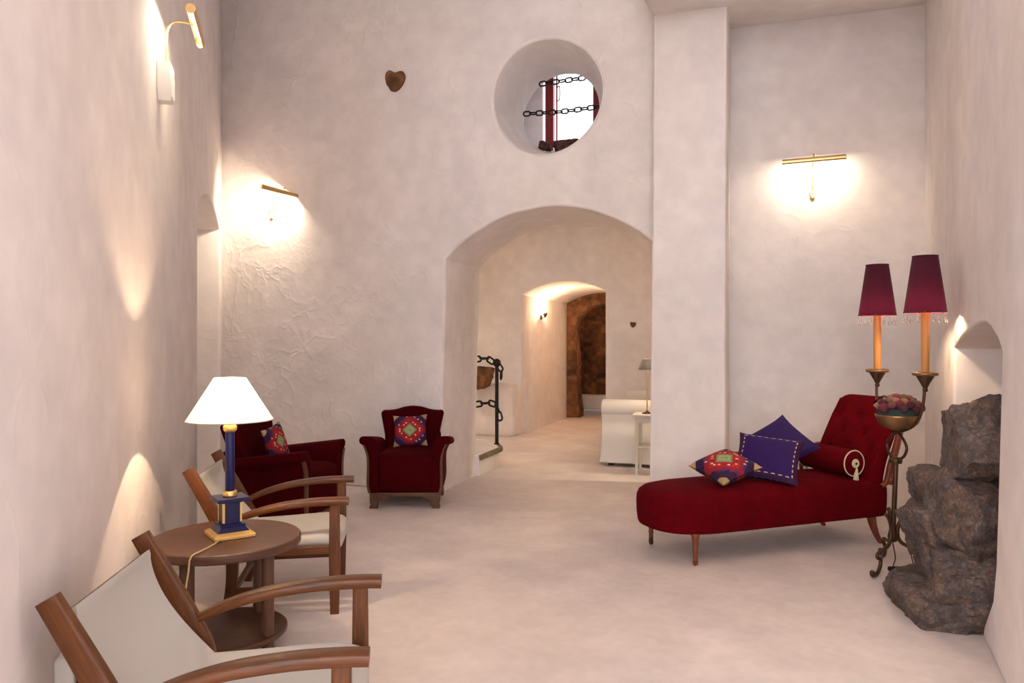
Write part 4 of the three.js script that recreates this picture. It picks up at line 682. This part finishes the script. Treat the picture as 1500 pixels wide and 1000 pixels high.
{
  const p = R(-0.095, 0.2, 1.58), o = thing('iron_post', 'black iron railing post with loops of chain on the step', 'post', [p.x, p.y, p.z], ROOM_TURN);
  part(o, 'post', mergeGeometries([new THREE.CylinderGeometry(0.019, 0.019, 0.86, 14).translate(0, 0.43, 0), new THREE.CylinderGeometry(0.03, 0.03, 0.01, 14).translate(0, 0.005, 0)].map(g => g.toNonIndexed())), iron);
  part(o, 'finial', new THREE.SphereGeometry(0.045, 18, 12).scale(0.95, 1.0, 0.95).translate(0, 0.855, 0), iron);
  chainOn(o, [[-0.75, 0.80, -0.05], [-0.4, 0.86, -0.03], [-0.14, 0.9, 0], [-0.03, 0.86, 0.02]], 0.085, iron);
  chainOn(o, [[0.02, 0.84, 0.03], [0.06, 0.78, 0.04], [0.062, 0.69, 0.045]], 0.08, iron);
  chainOn(o, [[-0.75, 0.30, -0.05], [-0.4, 0.38, -0.03], [-0.1, 0.43, 0], [0.0, 0.40, 0.03], [0.03, 0.34, 0.04], [0.055, 0.26, 0.045]], 0.085, iron);
}
{
  const b = boulder(0.42, 0.32, 0.26, 33, 9), m = new THREE.Mesh(b, caveRock); m.name = numbered('wall_rock'); m.castShadow = m.receiveShadow = true; tag(m, 'brown rock bulging from the ledge behind the iron post', 'rock'); scene.add(m); inRoom(m, -1.03, 0.80, 3.55);
}
// ------------------------------------------------------------------ white sofa, painted table and small lamp of the next room
{
  const turn = Math.PI / 2 * -1, o = thing('slipcovered_sofa', 'white slipcovered sofa in the next room, seen end-on through the arch', 'sofa', [1.595, 0, -8.38], ROOM_TURN);
  // faces left (-x); length runs away from the camera (-z)
  part(o, 'seat_base', softBox(0.86, 0.36, 1.5, 0.04, 10).translate(0, 0.24, 0), slipcover);
  const sc = Array.from({ length: 16 }, (_, i) => { const a = lerp(-0.9, 3.9, i / 15); return [0.0 + 0.085 * Math.cos(a), 0.60 + 0.085 * Math.sin(a)]; });
  for (const s of [1, -1]) {
    const sh = splineShape([[[0.07, 0.035], [0.068, 0.2], [0.055, 0.42], [0.06, 0.535]], sc, [[-0.07, 0.53], [-0.062, 0.4], [-0.078, 0.2], [-0.085, 0.035]]]);
    const g = extrude(sh, 0.88, 0.015, 3, 0.9, 10).rotateY(-Math.PI / 2).translate(0.44, 0, s * 0.78);     // shape plane across z, extruded along x
    const p = g.attributes.position; for (let i = 0; i < p.count; i++) { const y = p.getY(i), x = p.getX(i); const f = 0.010 * Math.sin(x * 22 + y * 14) * smooth(0.55, 0.1, y) + 0.008 * Math.sin((x + y * 1.5) * 16) * smooth(0.1, 0.4, y) * smooth(0.6, 0.45, y); p.setZ(i, p.getZ(i) + f); p.setX(i, x - 0.03 * (y < 0.2 ? (0.2 - y) / 0.2 : 0) * (x < 0 ? 1 : 0)); }
    part(o, 'arm', boxUV(smoothNormals(g)), slipcover);
  }
  part(o, 'backrest', softBox(0.2, 0.62, 1.46, 0.08, 12).translate(0.36, 0.44, 0), slipcover);
  for (const z of [-0.35, 0.35]) { part(o, 'seat_cushion', softBox(0.62, 0.15, 0.68, 0.06, 12).translate(-0.1, 0.48, z), slipcover); part(o, 'back_cushion', softBox(0.18, 0.38, 0.66, 0.08, 12, v => { v.x += 0.12 * (v.y + 0.2); }).translate(0.17, 0.64, z), slipcover); }
  for (const [x, z] of [[-0.36, 0.7], [0.36, 0.7], [-0.36, -0.7], [0.36, -0.7]]) part(o, 'foot', rbox(0.06, 0.07, 0.06, 0.004, x, 0.035, z), iron);
}
{
  const o = thing('painted_table', 'small white painted side table in front of the white sofa', 'table', [1.36, 0, -7.27], ROOM_TURN);
  part(o, 'table_top', rbox(0.36, 0.022, 0.32, 0.006, 0, 0.571, 0), whitePaint);
  part(o, 'apron', rbox(0.29, 0.06, 0.25, 0.004, 0, 0.53, 0), whitePaint);
  part(o, 'shelf', rbox(0.29, 0.018, 0.25, 0.004, 0, 0.27, 0), whitePaint);
  for (const sx of [-1, 1]) for (const sz of [-1, 1]) part(o, 'leg', bar([[sx * 0.138, 0, sz * 0.118], [sx * 0.134, 0.3, sz * 0.116], [sx * 0.13, 0.56, sz * 0.112]], [1, 0, 0], [[0.024, 0.024], [0.034, 0.034]], 8, 8), whitePaint);
}
{
  const o = thing('small_lamp', 'slim silver lamp with a grey shade on the white painted table', 'lamp', [1.308, 0.5825, -7.27]);
  part(o, 'base', lathe([[0, 0], [0.05, 0], [0.05, 0.008], [0.02, 0.016], [0.008, 0.03], [0, 0.03]], 24), bronze);
  part(o, 'stem', lathe([[0, 0.03], [0.007, 0.03], [0.006, 0.2], [0.01, 0.21], [0.006, 0.22], [0.006, 0.46], [0, 0.46]], 14), brass);
  part(o, 'shade', lathe([[0.085, 0.425], [0.042, 0.53]], 32), greyShade, 'grey tapered shade');
  part(o, 'bulb', new THREE.SphereGeometry(0.016, 12, 10).translate(0, 0.465, 0), bulbMat);
  const l = new THREE.PointLight(WARM, 0.35, 0, 2); l.position.set(0, 0.465, 0); l.castShadow = true; o.add(l);
}
{
  const p = R(0.33, 0.5, 7.5), o = thing('iron_box', 'tall narrow black iron box standing on the plinth in the cave', 'box', [p.x, 0.3, p.z], ROOM_TURN);
  part(o, 'body', rbox(0.16, 0.42, 0.12, 0.01, 0, 0.21, 0), iron);
  part(o, 'lid', rbox(0.18, 0.02, 0.14, 0.006, 0, 0.43, 0), iron);
}
scene.traverse(o => { if (o.isLight && o.castShadow !== undefined && !o.isRectAreaLight) o.castShadow = true; });
renderer.render(scene, camera);
